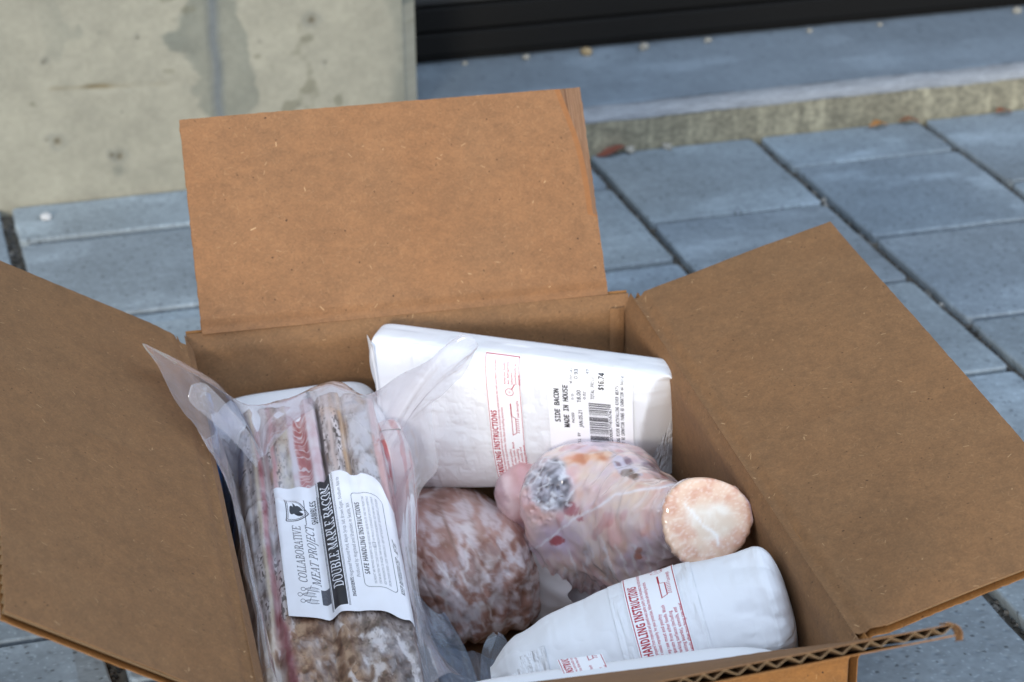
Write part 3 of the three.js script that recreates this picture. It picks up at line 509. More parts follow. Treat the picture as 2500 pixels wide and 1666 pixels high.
// --- vacuum packed bacon with its paper label
const glossMeat = (o) => phys({ roughness: 0.42, clearcoat: 1, clearcoatRoughness: 0.07, ...o });
{
  const it = item('bacon_pack', 'vacuum-sealed slab of peppered bacon with a white paper label in a clear bag', 'meat pack', [-0.075, 0.006, -0.03]);
  const Z = (t) => lerp(-0.152, 0.10, t), X = (s, z) => lerp(-0.1125, -0.031, s) - 0.05 * (z + 0.03);
  const top = (s, t) => {
    const z = Z(t); let y = 0.105 - 0.2 * (z + 0.05);
    const back = 1 - sstep(0.3, 0.36, t), low = sstep(0.66, 0.74, t);
    y -= 0.013 * (1 - sstep(-0.01, 0.07, s)) + 0.004 * (1 - sstep(0.06, 0.13, s)) + 0.003 * sstep(0.80, 0.9, s) + 0.014 * sstep(0.94, 1.0, s);
    y -= 0.0040 * gauss(s, 0.165 + 0.03 * Math.sin(t * 5) + 0.05 * low * (t - 0.7), 0.02 + 0.02 * low);
    y += 0.0042 * sstep(0.46, 0.50, s - 0.05 * (t - 0.3)) * (1 - 0.4 * low) - 0.0012 * gauss(s, 0.45 + 0.05 * (t - 0.3), 0.03);
    y += back * (0.0016 * ridge(s * 11, t * 3, 4, 2) + 0.002 * gauss(s, 0.66, 0.05) - 0.003 * gauss(s, 0.735, 0.012) - 0.003 * gauss(s, 0.565, 0.012));
    y += 0.0035 * gauss(t, 0.325 + 0.02 * n3(s * 6, 2), 0.012) * (1 - sstep(0.3, 0.45, s)) + 0.0030 * fbm(s * 6, t * 11, 3, 4) * (0.7 + low) + 0.0012 * ridge(s * 16, t * 22, 5, 3) * (0.5 + low);
    return y;
  };
  const surf = (S, Tt) => { // 0..1 with rims of 0.1 on all sides that fall to the floor
    const s = clamp((S - 0.1) / 0.8), t = clamp((Tt - 0.1) / 0.8), ds = Math.max(0, 0.1 - S, S - 0.9) / 0.1, dt = Math.max(0, 0.1 - Tt, Tt - 0.9) / 0.1, d = Math.max(ds, dt);
    const z = Z(t), P = V(X(s, z), top(s, t), z), lat = 0.004 * Math.sin(Math.PI * Math.min(1, d * 1.1));
    P.x += (S < 0.1 ? -1 : S > 0.9 ? 1 : 0) * lat; P.z += (Tt < 0.1 ? -1 : Tt > 0.9 ? 1 : 0) * lat;
    P.y = lerp(P.y, 0.0075, d * d * 0.2 + d * 0.8); P.x = Math.max(P.x, -0.1195);
    return P;
  };
  const crust = (s, t, k) => { // pepper and rind under frost
    const n = fbm(s * 30, t * 15, k, 4) + 0.25 * fbm(s * 50, t * 90, k + 2, 3), m = n3(s * 110, t * 160, k + 5), p = fbm(s * 14, t * 10, k + 21, 3);
    const c = mix3([0.40, 0.36, 0.35], [0.86, 0.83, 0.83], clamp(0.62 + 2.1 * n)), d = mix3(c, [0.72, 0.57, 0.46], 0.7 * sstep(0.04, 0.3, p));
    return mix3(d, [0.22, 0.19, 0.18], 0.75 * sstep(0.3, 0.5, m + 0.8 * n));
  };
  const tex = dataTex(720, 1440, (u, v) => {
    const s = clamp((u - 0.1) / 0.8, -0.1, 1.1), t = (v - 0.1) / 0.8, q = s + 0.022 * fbm(s * 3, t * 12, 2, 3);
    const low = sstep(0.62, 0.70, t + 0.06 * n3(s * 9, 3)), back = 1 - sstep(0.40, 0.46, t);
    let c = crust(s, t, 1);
    const put = (a, b, col, soft = 0.014) => { const k = sstep(a - soft, a + soft, q) * (1 - sstep(b - soft, b + soft, q)); if (k > 0) c = mix3(c, typeof col === 'function' ? col() : col, k); };
    put(-0.2, 0.085, () => mix3([0.78, 0.76, 0.76], crust(s, t, 4), clamp(0.4 + 1.9 * fbm(s * 14, t * 44, 8, 3))));
    put(0.115, 0.145, [0.74, 0.68, 0.60]);
    put(0.145, 0.18 + 0.05 * low, () => mix3([0.74, 0.55, 0.56], [0.56, 0.31, 0.33], clamp(0.35 + 2 * n3(s * 20, t * 25, 4))));
    if (back > 0.01) {
      const c0 = c; put(0.29, 0.37, () => mix3([0.82, 0.78, 0.72], crust(s, t, 7), clamp(0.25 + 1.5 * fbm(s * 24, t * 40, 3, 3)))); put(0.36, 0.57, () => mix3([0.88, 0.85, 0.87], [0.84, 0.74, 0.77], clamp(0.4 + 2 * fbm(s * 12, t * 22, 5, 3))));
      put(0.40, 0.485, () => { const ph = t * 46 + 1.6 * n3(q * 26, t * 18, 3) + 0.9 * n3(t * 30, 7), fr = Math.abs(ph - Math.floor(ph) - 0.5), seg = sstep(0.06, 0.13, fr + 0.1 * n3(s * 60, t * 60, 9)), red = mix3([0.72, 0.45, 0.45], [0.82, 0.64, 0.64], clamp(0.35 + 1.6 * n3(s * 40, t * 90, 6))); return mix3([0.90, 0.83, 0.84], mix3(red, [0.86, 0.74, 0.76], sstep(0.14, 0.42, t) * 0.75), seg); }, 0.012);
      put(0.185, 0.215, [0.84, 0.79, 0.78]); put(0.235, 0.262, [0.76, 0.56, 0.56]); put(0.565, 0.585, [0.28, 0.25, 0.24], 0.006); put(0.62, 0.65, [0.80, 0.74, 0.72]); put(0.70, 0.735, [0.74, 0.62, 0.50]); put(0.90, 1.05, [0.80, 0.66, 0.66]); put(0.74, 0.90, () => mix3([0.78, 0.78, 0.80], crust(s, t, 9), clamp(0.2 + 1.6 * fbm(s * 18, t * 34, 5, 4))));
      c = mix3(c0, c, back);
    }
    if (low > 0.01) {
      const wx = s * 9 + 1.3 * fbm(s * 7, t * 13, 6, 3), wy = t * 17 + 1.5 * fbm(s * 8, t * 15, 9, 3) - s * 4, vein = sstep(0.42, 0.66, ridge(wx * 0.5, wy * 0.36, 3, 2) + 0.25 * fbm(s * 50, t * 90, 4, 3));
      const grey = sstep(0.45, 0.85, s + 0.3 * fbm(s * 5, t * 9, 3, 3)), k = clamp(0.5 + 1.6 * fbm(s * 26, t * 52, 12, 4));
      let l = mix3(mix3([0.40, 0.28, 0.21], [0.35, 0.31, 0.30], grey), mix3([0.70, 0.57, 0.46], [0.60, 0.56, 0.55], grey), k); l = mix3(l, [0.88, 0.85, 0.84], vein * 0.85);
      l = mix3(l, [0.26, 0.22, 0.19], 0.5 * sstep(0.2, 0.45, fbm(s * 44, t * 84, 27, 3)));
      const fat = 1 - sstep(0.13, 0.2, s + 0.06 * n3(t * 20, 2)); l = mix3(l, mix3([0.87, 0.82, 0.76], [0.74, 0.60, 0.47], clamp(0.2 + 1.8 * fbm(s * 20, t * 40, 2, 3))), fat * 0.9);
      const red = gauss(q, 0.19 + 0.08 * (t - 0.7), 0.035); l = mix3(l, mix3([0.66, 0.44, 0.46], [0.52, 0.28, 0.30], clamp(0.5 + 2 * n3(s * 12, t * 40, 2))), red);
      c = mix3(c, l, low);
    }
    const frost = clamp(0.02 + 1.9 * fbm(s * 9, t * 16, 33, 4)); return mix3(c, [0.88, 0.88, 0.91], frost * 0.6);
  }, { wrap: THREE.ClampToEdgeWrapping });
  const body = it.add('bacon_slab', gridGeo(surf, 150, 300), glossMeat({ map: tex }));
  const labelTex = canvasTex(1400, 1150, (c, w, h) => {
    c.fillStyle = '#f7f8fd'; c.fillRect(0, 0, w, h);
    const ink = '#23252e', grey = '#5a5d68'; c.fillStyle = ink; c.strokeStyle = ink;
    const txt = (t, x0, x1, y, hgt, f = 'serif', st = '') => { c.save(); c.font = `${st} ${hgt}px ${f}`; c.translate(x0, y); c.scale((x1 - x0) / c.measureText(t).width, 1); c.fillText(t, 0, 0); c.restore(); };
    c.fillStyle = '#3a3d48'; txt('COLLABORATIVE', 360, 985, 215, 112, 'serif', 'italic'); txt('MEAT PROJECT', 330, 985, 340, 112, 'serif', 'italic');
    // engraved figures on a block
    c.strokeStyle = '#4a4d58'; c.lineWidth = 5; for (const [x, y] of [[170, 150], [235, 130], [290, 165]]) { c.beginPath(); c.ellipse(x, y, 17, 21, 0, 0, 7); c.stroke(); c.beginPath(); c.moveTo(x, y + 22); c.quadraticCurveTo(x - 26, y + 70, x - 12, y + 150); c.moveTo(x, y + 22); c.quadraticCurveTo(x + 30, y + 70, x + 14, y + 150); c.moveTo(x - 4, y + 60); c.lineTo(x + 42, y + 80); c.stroke(); for (let i = 0; i < 9; i++) { c.lineWidth = 2.5; c.beginPath(); c.moveTo(x - 16, y + 40 + i * 12); c.lineTo(x + 16, y + 34 + i * 12); c.stroke(); } c.lineWidth = 5; }
    c.fillStyle = '#70737e'; c.fillRect(150, 330, 150, 84); c.strokeStyle = '#2f323c'; for (let i = 0; i < 12; i++) { c.beginPath(); c.moveTo(150 + i * 13, 330); c.lineTo(146 + i * 13, 414); c.stroke(); }
    // shield with a rearing beast, double outline
    c.strokeStyle = ink; c.lineWidth = 9; const shield = (k) => { c.beginPath(); c.moveTo(1130 - 85 * k, 190 - 95 * k); c.quadraticCurveTo(1130, 190 - 70 * k, 1130 + 85 * k, 190 - 95 * k); c.quadraticCurveTo(1130 + 95 * k, 190 + 40 * k, 1130, 190 + 110 * k); c.quadraticCurveTo(1130 - 95 * k, 190 + 40 * k, 1130 - 85 * k, 190 - 95 * k); c.stroke(); }; shield(1.1); c.lineWidth = 5; shield(0.92);
    c.fillStyle = ink; c.beginPath(); c.moveTo(1100, 250); c.quadraticCurveTo(1080, 200, 1110, 170); c.quadraticCurveTo(1090, 130, 1130, 128); c.quadraticCurveTo(1168, 130, 1150, 165); c.lineTo(1185, 160); c.lineTo(1160, 190); c.quadraticCurveTo(1180, 225, 1150, 262); c.lineTo(1136, 225); c.lineTo(1120, 262); c.closePath(); c.fill();
    c.save(); c.translate(1010, 392); c.fillStyle = ink; c.fillRect(-10, -118, 250, 7); c.fillRect(-10, 14, 260, 8); txt('SHAMBLES', 0, 235, 0, 84, 'sans-serif', 'bold italic'); c.fillRect(40, 34, 190, 5); c.restore();
    c.fillStyle = '#26282f'; c.fillRect(60, 430, 1340, 128); c.lineWidth = 4; c.strokeStyle = ink; for (const y of [412, 420, 570, 580]) { c.beginPath(); c.moveTo(50, y); c.lineTo(1400, y); c.stroke(); }
    c.fillStyle = '#f7f8fd'; txt('DOUBLE MAPLE BACON', 240, 1330, 542, 132);
    c.fillStyle = grey; txt('INGREDIENTS: Hogstead Pastured Pork, Maple Syrup, Salt, Brown Sugar, Sodium Nitrite', 130, 1330, 645, 44, 'sans-serif'); txt('Produced by: Hogstead and Shambles in Seattle, WA', 330, 1090, 712, 46, 'sans-serif');
    c.fillStyle = ink; txt('INGREDIENTS:', 130, 330, 645, 44, 'sans-serif', 'bold');
    c.strokeStyle = '#4a4d58'; c.lineWidth = 5; c.beginPath(); c.roundRect ? c.roundRect(240, 742, 960, 300, 40) : c.rect(240, 742, 960, 300); c.stroke();
    txt('SAFE HANDLING INSTRUCTIONS', 370, 1090, 808, 66, 'sans-serif', 'bold');
    c.fillStyle = grey; const ls = ['THIS PRODUCT WAS PREPARED FROM INSPECTED AND PASSED MEAT AND/OR POULTRY. SOME FOOD PRODUCTS MAY', 'CONTAIN BACTERIA THAT COULD CAUSE ILLNESS IF THE PRODUCT IS MISHANDLED OR COOKED IMPROPERLY.', 'KEEP REFRIGERATED OR FROZEN. THAW IN REFRIGERATOR OR MICROWAVE. KEEP RAW MEAT SEPARATE', 'FROM OTHER FOODS. COOK THOROUGHLY. KEEP HOT FOODS HOT. REFRIGERATE LEFTOVERS']; ls.forEach((l, i) => txt(l, 275, 1165, 860 + i * 44, 31, 'sans-serif'));
    c.strokeStyle = grey; c.lineWidth = 3; c.strokeRect(640, 876, 44, 30);
    c.fillStyle = ink; txt('KEEP REFRIGERATED  -  NET WT.', 250, 860, 1105, 46, 'sans-serif', 'bold italic');
  }, THREE.ClampToEdgeWrapping);
  const labelM = phys({ map: labelTex, roughness: 0.5, clearcoat: 0.4, clearcoatRoughness: 0.25 });
  const lab = (u, v) => { // u along the text (away from the viewer), v across
    const s = lerp(0.225, 0.955, v), t = lerp(0.655, 0.275 - 0.03 * sstep(0.42, 0.5, v) * (1 - sstep(0.85, 1, v)) + 0.05 * sstep(0.9, 1, v), u) + 0.055 * v + 0.004 * Math.sin(v * 7) * (1 - u);
    const z = Z(t); let y = 0; for (const e of [-0.02, 0, 0.02]) y += Math.max(top(clamp(s + e), t), top(clamp(s + e), t - 0.008)) / 3;
    return V(X(s, z), y + 0.0016 + 0.0006 * crumple(u * 3, v * 3, 7), z);
  };
  it.add('label', sheetGeo(lab, 90, 80, 0.00012, { uv: (u, v) => [u, 1 - v], flip: 1 }), labelM, body);
  // loose rim of the bag: outer edge / edge that meets the slab
  const rim = [[[-0.1165, 0.1, 0.0771], [-0.1081, 0.092, 0.071]], [[-0.1149, 0.105, 0.02], [-0.1085, 0.097, 0.0127]], [[-0.1157, 0.115, -0.0267], [-0.1085, 0.102, -0.0435]], [[-0.1195, 0.14, -0.04], [-0.1087, 0.108, -0.0907]], [[-0.1291, 0.166, -0.0426], [-0.1066, 0.113, -0.1155]], [[-0.1417, 0.18, -0.0709], [-0.1058, 0.118, -0.1312]], [[-0.1506, 0.187, -0.1116], [-0.1041, 0.122, -0.1337]], [[-0.1283, 0.178, -0.0919], [-0.0982, 0.125, -0.135]], [[-0.1087, 0.165, -0.0772], [-0.0963, 0.13, -0.0881]], [[-0.0855, 0.16, -0.0902], [-0.0843, 0.126, -0.1159]], [[-0.0662, 0.165, -0.0828], [-0.0676, 0.127, -0.1386]], [[-0.0507, 0.165, -0.0828], [-0.0532, 0.127, -0.1406]], [[-0.0412, 0.165, -0.0717], [-0.0354, 0.122, -0.1199]], [[-0.0158, 0.17, -0.0893], [-0.0347, 0.12, -0.1093]], [[0.0031, 0.174, -0.1051], [-0.0321, 0.12, -0.1113]], [[0.0161, 0.176, -0.1071], [-0.0283, 0.12, -0.113]], [[0.0182, 0.175, -0.0976], [-0.028, 0.12, -0.1077]], [[0.0107, 0.17, -0.0831], [-0.0273, 0.117, -0.1084]], [[-0.0033, 0.16, -0.0787], [-0.027, 0.115, -0.1046]], [[-0.0109, 0.15, -0.0755], [-0.027, 0.113, -0.1009]], [[-0.0135, 0.14, -0.0437], [-0.0272, 0.105, -0.0866]], [[-0.0279, 0.13, -0.0191], [-0.029, 0.098, -0.0815]], [[-0.0338, 0.11, 0.005], [-0.0346, 0.09, -0.0449]], [[-0.0329, 0.09, 0.021], [-0.0378, 0.083, 0.0108]], [[-0.0238, 0.06, 0.0146], [-0.0388, 0.078, 0.0351]], [[-0.01, 0.05, 0.021], [-0.0403, 0.072, 0.0619]]];
  const rows = rim.map(([a, b]) => [...a, ...b]);
  it.add('bag_film', sheetGeo((u, v) => { const r = spline(rows, u), a = V(r[0], r[1], r[2]), b = V(r[3], r[4], r[5]); const p = b.lerp(a, v); p.y += 0.008 * Math.sin(Math.PI * v) + 0.002 * Math.sin(u * 70 + v * 5) * v + (0.0022 * ridge(u * 26, v * 2.4, 3, 3) + 0.0007 * ridge(u * 90, v * 7, 13, 2)) * v; p.x += 0.0028 * ridge(u * 22, v * 2, 6, 2) * v; return p; }, 420, 40, 0.00012), filmM);
  const tongue = [[-0.0976, 0.132, -0.0794], [-0.1056, 0.148, -0.0739], [-0.1141, 0.163, -0.0674], [-0.1245, 0.178, -0.0627], [-0.1307, 0.186, -0.0593]];
  it.add('bag_fold', sheetGeo((u, v) => { const r = spline(tongue, v), w = (0.004 + 0.0035 * v) * Math.sqrt(Math.max(0.01, 1 - Math.max(0, (v - 0.75) / 0.25) ** 2)), q = (u - 0.5) * 2; return V(r[0] + q * w * 0.6, r[1] + q * w * 0.5 + 0.002 * Math.cos(q * 1.5), r[2] - q * w * 0.6 + 0.0015 * ridge(u * 2, v * 5, 4, 2)); }, 16, 40, 0.00012), filmM);
}
// --- smaller pack of sliced meat between bacon and parcel
{
  const it = item('sliced_meat_pack', 'small vacuum pack showing red and white meat between bacon and paper parcel', 'meat pack', [-0.026, 0.006, -0.115]);
  const e = 0.55, sg = (x, k) => Math.sign(x) * Math.abs(x) ** k;
  const tex = dataTex(384, 384, (u, v) => { const n = fbm(u * 8, v * 8, 4, 3), st = Math.sin((u + 0.06 * n) * 60); let c = mix3([0.86, 0.80, 0.80], [0.70, 0.33, 0.33], sstep(-0.1, 0.5, st + 1.6 * n)); return mix3(c, [0.82, 0.80, 0.83], clamp(0.25 + fbm(u * 20, v * 20, 9, 3))); });
  it.add('meat', gridGeo((u, v) => { const et = (u - 0.5) * Math.PI, om = v * 2 * Math.PI, ce = sg(Math.cos(et), e), k = 1 + 0.05 * crumple(u * 7, v * 9, 3); return V(-0.024 + 0.0125 * sg(Math.sin(et), e), 0.062 + 0.055 * ce * sg(Math.cos(om), e) * k, -0.128 + 0.03 * ce * sg(Math.sin(om), e) * k); }, 60, 90), glossMeat({ map: tex }));
}
// --- frosted loaf of ground meat
{
  const C = [0.0070, 0.0392, -0.1165], it = item('ground_meat_pack', 'frosted plastic-wrapped loaf of brownish ground meat with wrinkled film', 'meat pack', [0.0125, 0.006, -0.12]);
  const sg = (x, k) => Math.sign(x) * Math.abs(x) ** k, e = 0.66, cy = Math.cos(0.3), sy = Math.sin(0.3);
  const f = (u, v) => {
    const et = (u - 0.5) * Math.PI, om = v * 2 * Math.PI, ce = sg(Math.cos(et), e), lx = sg(Math.sin(et), e), ly = ce * sg(Math.cos(om), e), lz = ce * sg(Math.sin(om), e);
    const front = sstep(0.25, 0.8, lz), fold = -0.0022 * sstep(0.35, 0.8, ridge(lx * 2.6 + 0.5 * ly, ly * 0.7 + 3, 4, 2)) * front + 0.0026 * fbm(lx * 5, ly * 2.5, 8, 3) * front, k = 1 + 0.03 * fbm(lx * 3, lz * 2, 2, 3) + fold / 0.035;
    const x = 0.0385 * lx * k, y = 0.0322 * ly * k, z = 0.0560 * lz * (1 + fold / 0.04);
    return V(C[0] + x * 0.98 + z * 0.28, C[1] + y, C[2] - x * 0.26 + z * 0.96);
  };
  const g = gridGeo(f, 200, 260), P = g.attributes.position, col = new Float32Array(P.count * 3), K = new THREE.Color();
  for (let i = 0; i < P.count; i++) {
    const x = (P.getX(i) - C[0]) / 0.0385, y = (P.getY(i) - C[1]) / 0.034, z = (P.getZ(i) - C[2]) / 0.056;
    const P3 = (f, o, s) => { let v = 0, k = 0.6, w = f; for (let t = 0; t < o; t++) { v += k * perlin.noise(x * w + s, y * w * 0.9 + s * 1.3, z * w * 0.5 + 7); k *= 0.55; w *= 2.1; } return v; };
    const n = P3(2.2, 3, 2), f = P3(4.5, 4, 5);
    let c = mix3([0.55, 0.38, 0.32], [0.72, 0.56, 0.51], clamp(0.5 + 1.9 * n));
    c = mix3(c, [0.45, 0.29, 0.22], 0.75 * sstep(0.12, 0.3, P3(2.4, 2, 17)));
    c = mix3(c, [0.85, 0.81, 0.82], 0.85 * sstep(-0.14, 0.2, f + 0.4 * n));                        // rime under the film
    c = mix3(c, [0.72, 0.62, 0.60], 0.6 * sstep(0.1, 0.25, P3(14, 2, 23)));
    c = mix3(c, [0.90, 0.87, 0.86], 0.6 * sstep(0.09, 0.02, Math.abs(P3(2.6, 2, 31))) * sstep(-0.15, 0.1, P3(2, 1, 40)));   // white folds of the film
    const slit = sstep(0.52, 0.74, ridge(x * 2.6 + 0.5 * y, y * 0.7 + 3, 4, 2)); c = mix3(c, [0.40, 0.25, 0.18], slit * 0.5);
    K.setRGB(clamp(c[0]), clamp(c[1]), clamp(c[2]), THREE.SRGBColorSpace); col.set([K.r, K.g, K.b], i * 3);
  }
  g.setAttribute('color', new THREE.BufferAttribute(col, 3));
  const body = it.add('meat_loaf', g, glossMeat({ vertexColors: true }));
  const fin = [[[0.036, 0.064, -0.104], [0.0528, 0.06, -0.0765]], [[0.0425, 0.052, -0.088], [0.0575, 0.053, -0.060]], [[0.044, 0.038, -0.084], [0.0590, 0.043, -0.0535]], [[0.0445, 0.025, -0.084], [0.0588, 0.03, -0.064]], [[0.043, 0.014, -0.086], [0.0555, 0.016, -0.0765]]].map(([a, b]) => [...a, ...b]);
  it.add('film_end', sheetGeo((u, v) => { const r = spline(fin, u), w = 0.0016 * Math.sin(u * 26) * v; return V(lerp(r[0], r[3], v) + w, lerp(r[1], r[4], v), lerp(r[2], r[5], v) + w + 0.004 * Math.sin(Math.PI * v)); }, 60, 16, 0.00015), phys({ color: new THREE.Color(0.80, 0.74, 0.72), transmission: 0.35, roughness: 0.3, thickness: 0 }), body);
}
// --- marrow bone with meat in tight film
{
  const it = item('marrow_bone_pack', 'vacuum-sealed marrow bone with a round pale cut end and grey knuckle', 'meat pack', [0.08, 0.006, -0.085]);
  const K = [0.1022, 0.1362, 0.0405], ax = V(-0.2, 0.5, 0.84).normalize();
  const sdf = (x, y, z) => {
    let d = ellip(x, y, z, [0.078, 0.071, -0.088], [0.030, 0.041, 0.028]);
    d = smin(d, Math.hypot(x - 0.061, y - 0.089, z + 0.087) - 0.0205, 0.012);
    d = smin(d, ellip(x, y, z, [0.089, 0.093, -0.08], [0.020, 0.018, 0.021]), 0.016);
    d = smin(d, capsule(x, y, z, [0.082, 0.075, -0.075], [0.099, 0.123, 0.014], 0.028, 0.0165), 0.028);
    d = smin(d, ellip(x, y, z, [0.092, 0.084, -0.035], [0.018, 0.034, 0.034]), 0.02);
    const px = x - K[0], py = y - K[1], pz = z - K[2], h = px * ax.x + py * ax.y + pz * ax.z, r = Math.hypot(px - h * ax.x, py - h * ax.y, pz - h * ax.z), ang = Math.atan2(py - h * ax.y, px - h * ax.x);
    const a = Math.abs(h + 0.004) - 0.0108, b = r - 0.0195 - 0.0007 * Math.sin(ang * 3 + 1), cyl = Math.min(Math.max(a, b), 0) + Math.hypot(Math.max(a, 0), Math.max(b, 0)) - 0.0018;
    d = smin(d, cyl, 0.0035);
    if (d < 0.009 && d > -0.009) {
      d += 0.0003 * sstep(0.013, 0.019, r) * Math.sin(ang * 17 + 9 * n3(ang * 2.2, r * 90) ) * gauss(h, 0.006, 0.006) * (ang < -0.2 || ang > 2.2 ? 1 : 0.2);
      d += 0.0009 * sstep(0.068, 0.05, y) * Math.sin((x + 0.15 * (y - 0.05)) * 1500 + 3 * n3(y * 60, x * 60)) * sstep(0.03, 0.04, y);
      const kn = r < 0.026 && h > -0.02 ? 0.1 : 1; d += kn * 0.0018 * perlin.noise(x * 55 + 3, y * 55, z * 55) + kn * 0.0007 * perlin.noise(x * 140, y * 140 + 9, z * 140) - 0.0009 * (1 - 2 * Math.abs(perlin.noise(x * 95, y * 60 + 4, z * 95))) * (r > 0.022 ? 1 : 0.25);
      if (Math.hypot(x - 0.0565, (y - 0.089) * 0.85, z + 0.078) < 0.018) d += 0.0016 * Math.abs(perlin.noise(x * 260, y * 260, z * 260 + 5)) * 2 - 0.0008;
    }
    return d;
  };
  const colour = (x, y, z) => {
    const px = x - K[0], py = y - K[1], pz = z - K[2], h = px * ax.x + py * ax.y + pz * ax.z, r = Math.hypot(px - h * ax.x, py - h * ax.y, pz - h * ax.z);
    const P3 = (f, o, s) => { let a = 0, k = 0.6, q = f; for (let i = 0; i < o; i++) { a += k * perlin.noise(x * q + s, y * q + s * 1.7, z * q + 3); k *= 0.55; q *= 2.1; } return a; };
    const n = P3(45, 3, 2), m = P3(150, 2, 7), big = P3(24, 2, 11);
    const p = x + 0.0016 * m, q = 0.87 * y - 0.5 * z + 0.0016 * n; // the flat of the pack
    const spot = (a, e, ra, re, col, k = 0.9, soft = 0.75) => { const d = Math.hypot((p - a) / ra, (q - e) / re) + 0.5 * m; if (d < 1) c = mix3(c, col, k * sstep(1, soft, d)); };
    let c = mix3([0.93, 0.83, 0.76], [0.89, 0.71, 0.68], clamp(0.42 + 1.9 * n));                          // pale fat
    c = mix3(c, [0.83, 0.76, 0.87], sstep(-0.08, 0.3, big + 0.2 * m) * 0.6);                             // lilac where frost lies under the film
    spot(0.052, 0.098, 0.015, 0.016, [0.84, 0.77, 0.87], 0.7, 0.2); spot(0.098, 0.092, 0.016, 0.016, [0.56, 0.50, 0.57], 0.75, 0.3); spot(0.105, 0.113, 0.010, 0.012, [0.68, 0.64, 0.82], 0.6, 0.2); spot(0.113, 0.100, 0.010, 0.016, [0.58, 0.52, 0.62], 0.8, 0.4);  // the dark grey-lilac spots paint in shade between body and knob
    const ln = Math.abs(Math.sin((p + 0.25 * (q - 0.085)) * 640 + 4 * n)); if (q > 0.070 && q < 0.096 && p > 0.055 && p < 0.09) c = mix3(c, [0.97, 0.93, 0.93], 0.8 * sstep(0.55, 0.15, ln) * sstep(0.096, 0.09, q + 0.01 * n)); // gathered film
    c = mix3(c, [0.80, 0.54, 0.53], 0.5 * sstep(0.26, 0.38, P3(60, 2, 14)));
    for (const [a, e, ra] of [[0.0655, 0.119, 0.0046], [0.0735, 0.0905, 0.003], [0.079, 0.1, 0.0032]]) spot(a, e, ra, ra * 1.3, [0.91, 0.76, 0.67], 0.5, 0.4);
    spot(0.073, 0.1385, 0.019, 0.0042, mix3([0.80, 0.50, 0.36], [0.92, 0.72, 0.58], clamp(0.5 + 2.6 * m)), 0.85, 0.3);
    spot(0.0855, 0.1315, 0.0052, 0.008, [0.80, 0.78, 0.85], 0.9); spot(0.0845, 0.1265, 0.0034, 0.0036, [0.36, 0.27, 0.22]); spot(0.0885, 0.1345, 0.0018, 0.0034, [0.42, 0.30, 0.36]); spot(0.083, 0.1335, 0.0014, 0.0018, [0.45, 0.33, 0.36]);
    spot(0.0985, 0.1295, 0.0052, 0.0042, [0.40, 0.28, 0.34]); spot(0.1005, 0.1235, 0.003, 0.0024, [0.58, 0.32, 0.28]);
    spot(0.0585, 0.1125, 0.0036, 0.0044, [0.60, 0.22, 0.24]); spot(0.0525, 0.0975, 0.004, 0.003, [0.66, 0.30, 0.32]); spot(0.0615, 0.107, 0.002, 0.002, [0.7, 0.34, 0.34]); spot(0.079, 0.0865, 0.0018, 0.0036, [0.74, 0.42, 0.32]);
    c = mix3(c, [0.88, 0.84, 0.89], 0.38 * sstep(-0.25, 0.25, P3(34, 3, 61) + 0.4 * m)); // frost over it all
    { const d = Math.hypot((p - 0.0515) / 0.0125, (q - 0.1265) / 0.0165) + 0.35 * n; if (d < 1) { const pit = P3(170, 2, 31); c = mix3(c, mix3([0.34, 0.34, 0.37], [0.70, 0.70, 0.74], clamp(0.62 + 2.6 * pit)), 0.9 * sstep(1, 0.7, d)); c = mix3(c, [0.90, 0.90, 0.92], 0.8 * sstep(0.07, 0.02, Math.abs(P3(120, 1, 37))) * sstep(1, 0.88, d)); } } // grey knuckle
    const seam = Math.abs(q - (0.0915 + 0.83 * clamp(p - 0.04, 0, 0.019) + 0.56 * clamp(p - 0.059, 0, 0.016) + 0.1 * clamp(p - 0.075, 0, 0.05))); c = mix3(c, [0.97, 0.95, 0.97], 0.9 * gauss(seam, 0, 0.0008)); // seam in the film
    const disc = sstep(0.0225, 0.0212, r) * sstep(-0.004, 0.001, h), an = Math.atan2(py - h * ax.y, px - h * ax.x);
    const rimc = mix3(mix3([0.91, 0.77, 0.66], [0.85, 0.64, 0.53], clamp(0.4 + 2.4 * m)), [0.97, 0.92, 0.88], 0.45 * sstep(0.5, 0.1, Math.abs(Math.sin(an * 27 + 16 * n)))), cen = mix3([0.89, 0.81, 0.72], [0.96, 0.93, 0.88], clamp(0.5 + 2.4 * P3(110, 3, 41)));
    c = mix3(c, mix3(cen, rimc, sstep(0.006, 0.0155, r + 0.012 * n)), disc);
    const crack = Math.abs(px * 0.75 + py * 0.66 + 0.004 * n); c = mix3(c, [0.98, 0.97, 0.96], disc * 0.8 * gauss(crack, 0, 0.0008) * sstep(0.015, 0.012, r));
    return c;
  };
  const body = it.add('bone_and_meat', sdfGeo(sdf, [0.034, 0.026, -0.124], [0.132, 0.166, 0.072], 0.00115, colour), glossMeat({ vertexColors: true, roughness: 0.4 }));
  it.add('bag_seal', sheetGeo((u, v) => V(lerp(0.055, 0.108, u), lerp(0.048, 0.0085, v) + 0.002 * Math.sin(u * 9) * v, -0.07 + 0.012 * Math.sin(u * 3) + 0.004 * v - 0.003 * Math.sin(v * 3)), 40, 12, 0.0002), phys({ color: new THREE.Color(0.72, 0.70, 0.76), transmission: 0.35, roughness: 0.3, thickness: 0 }), body);
}
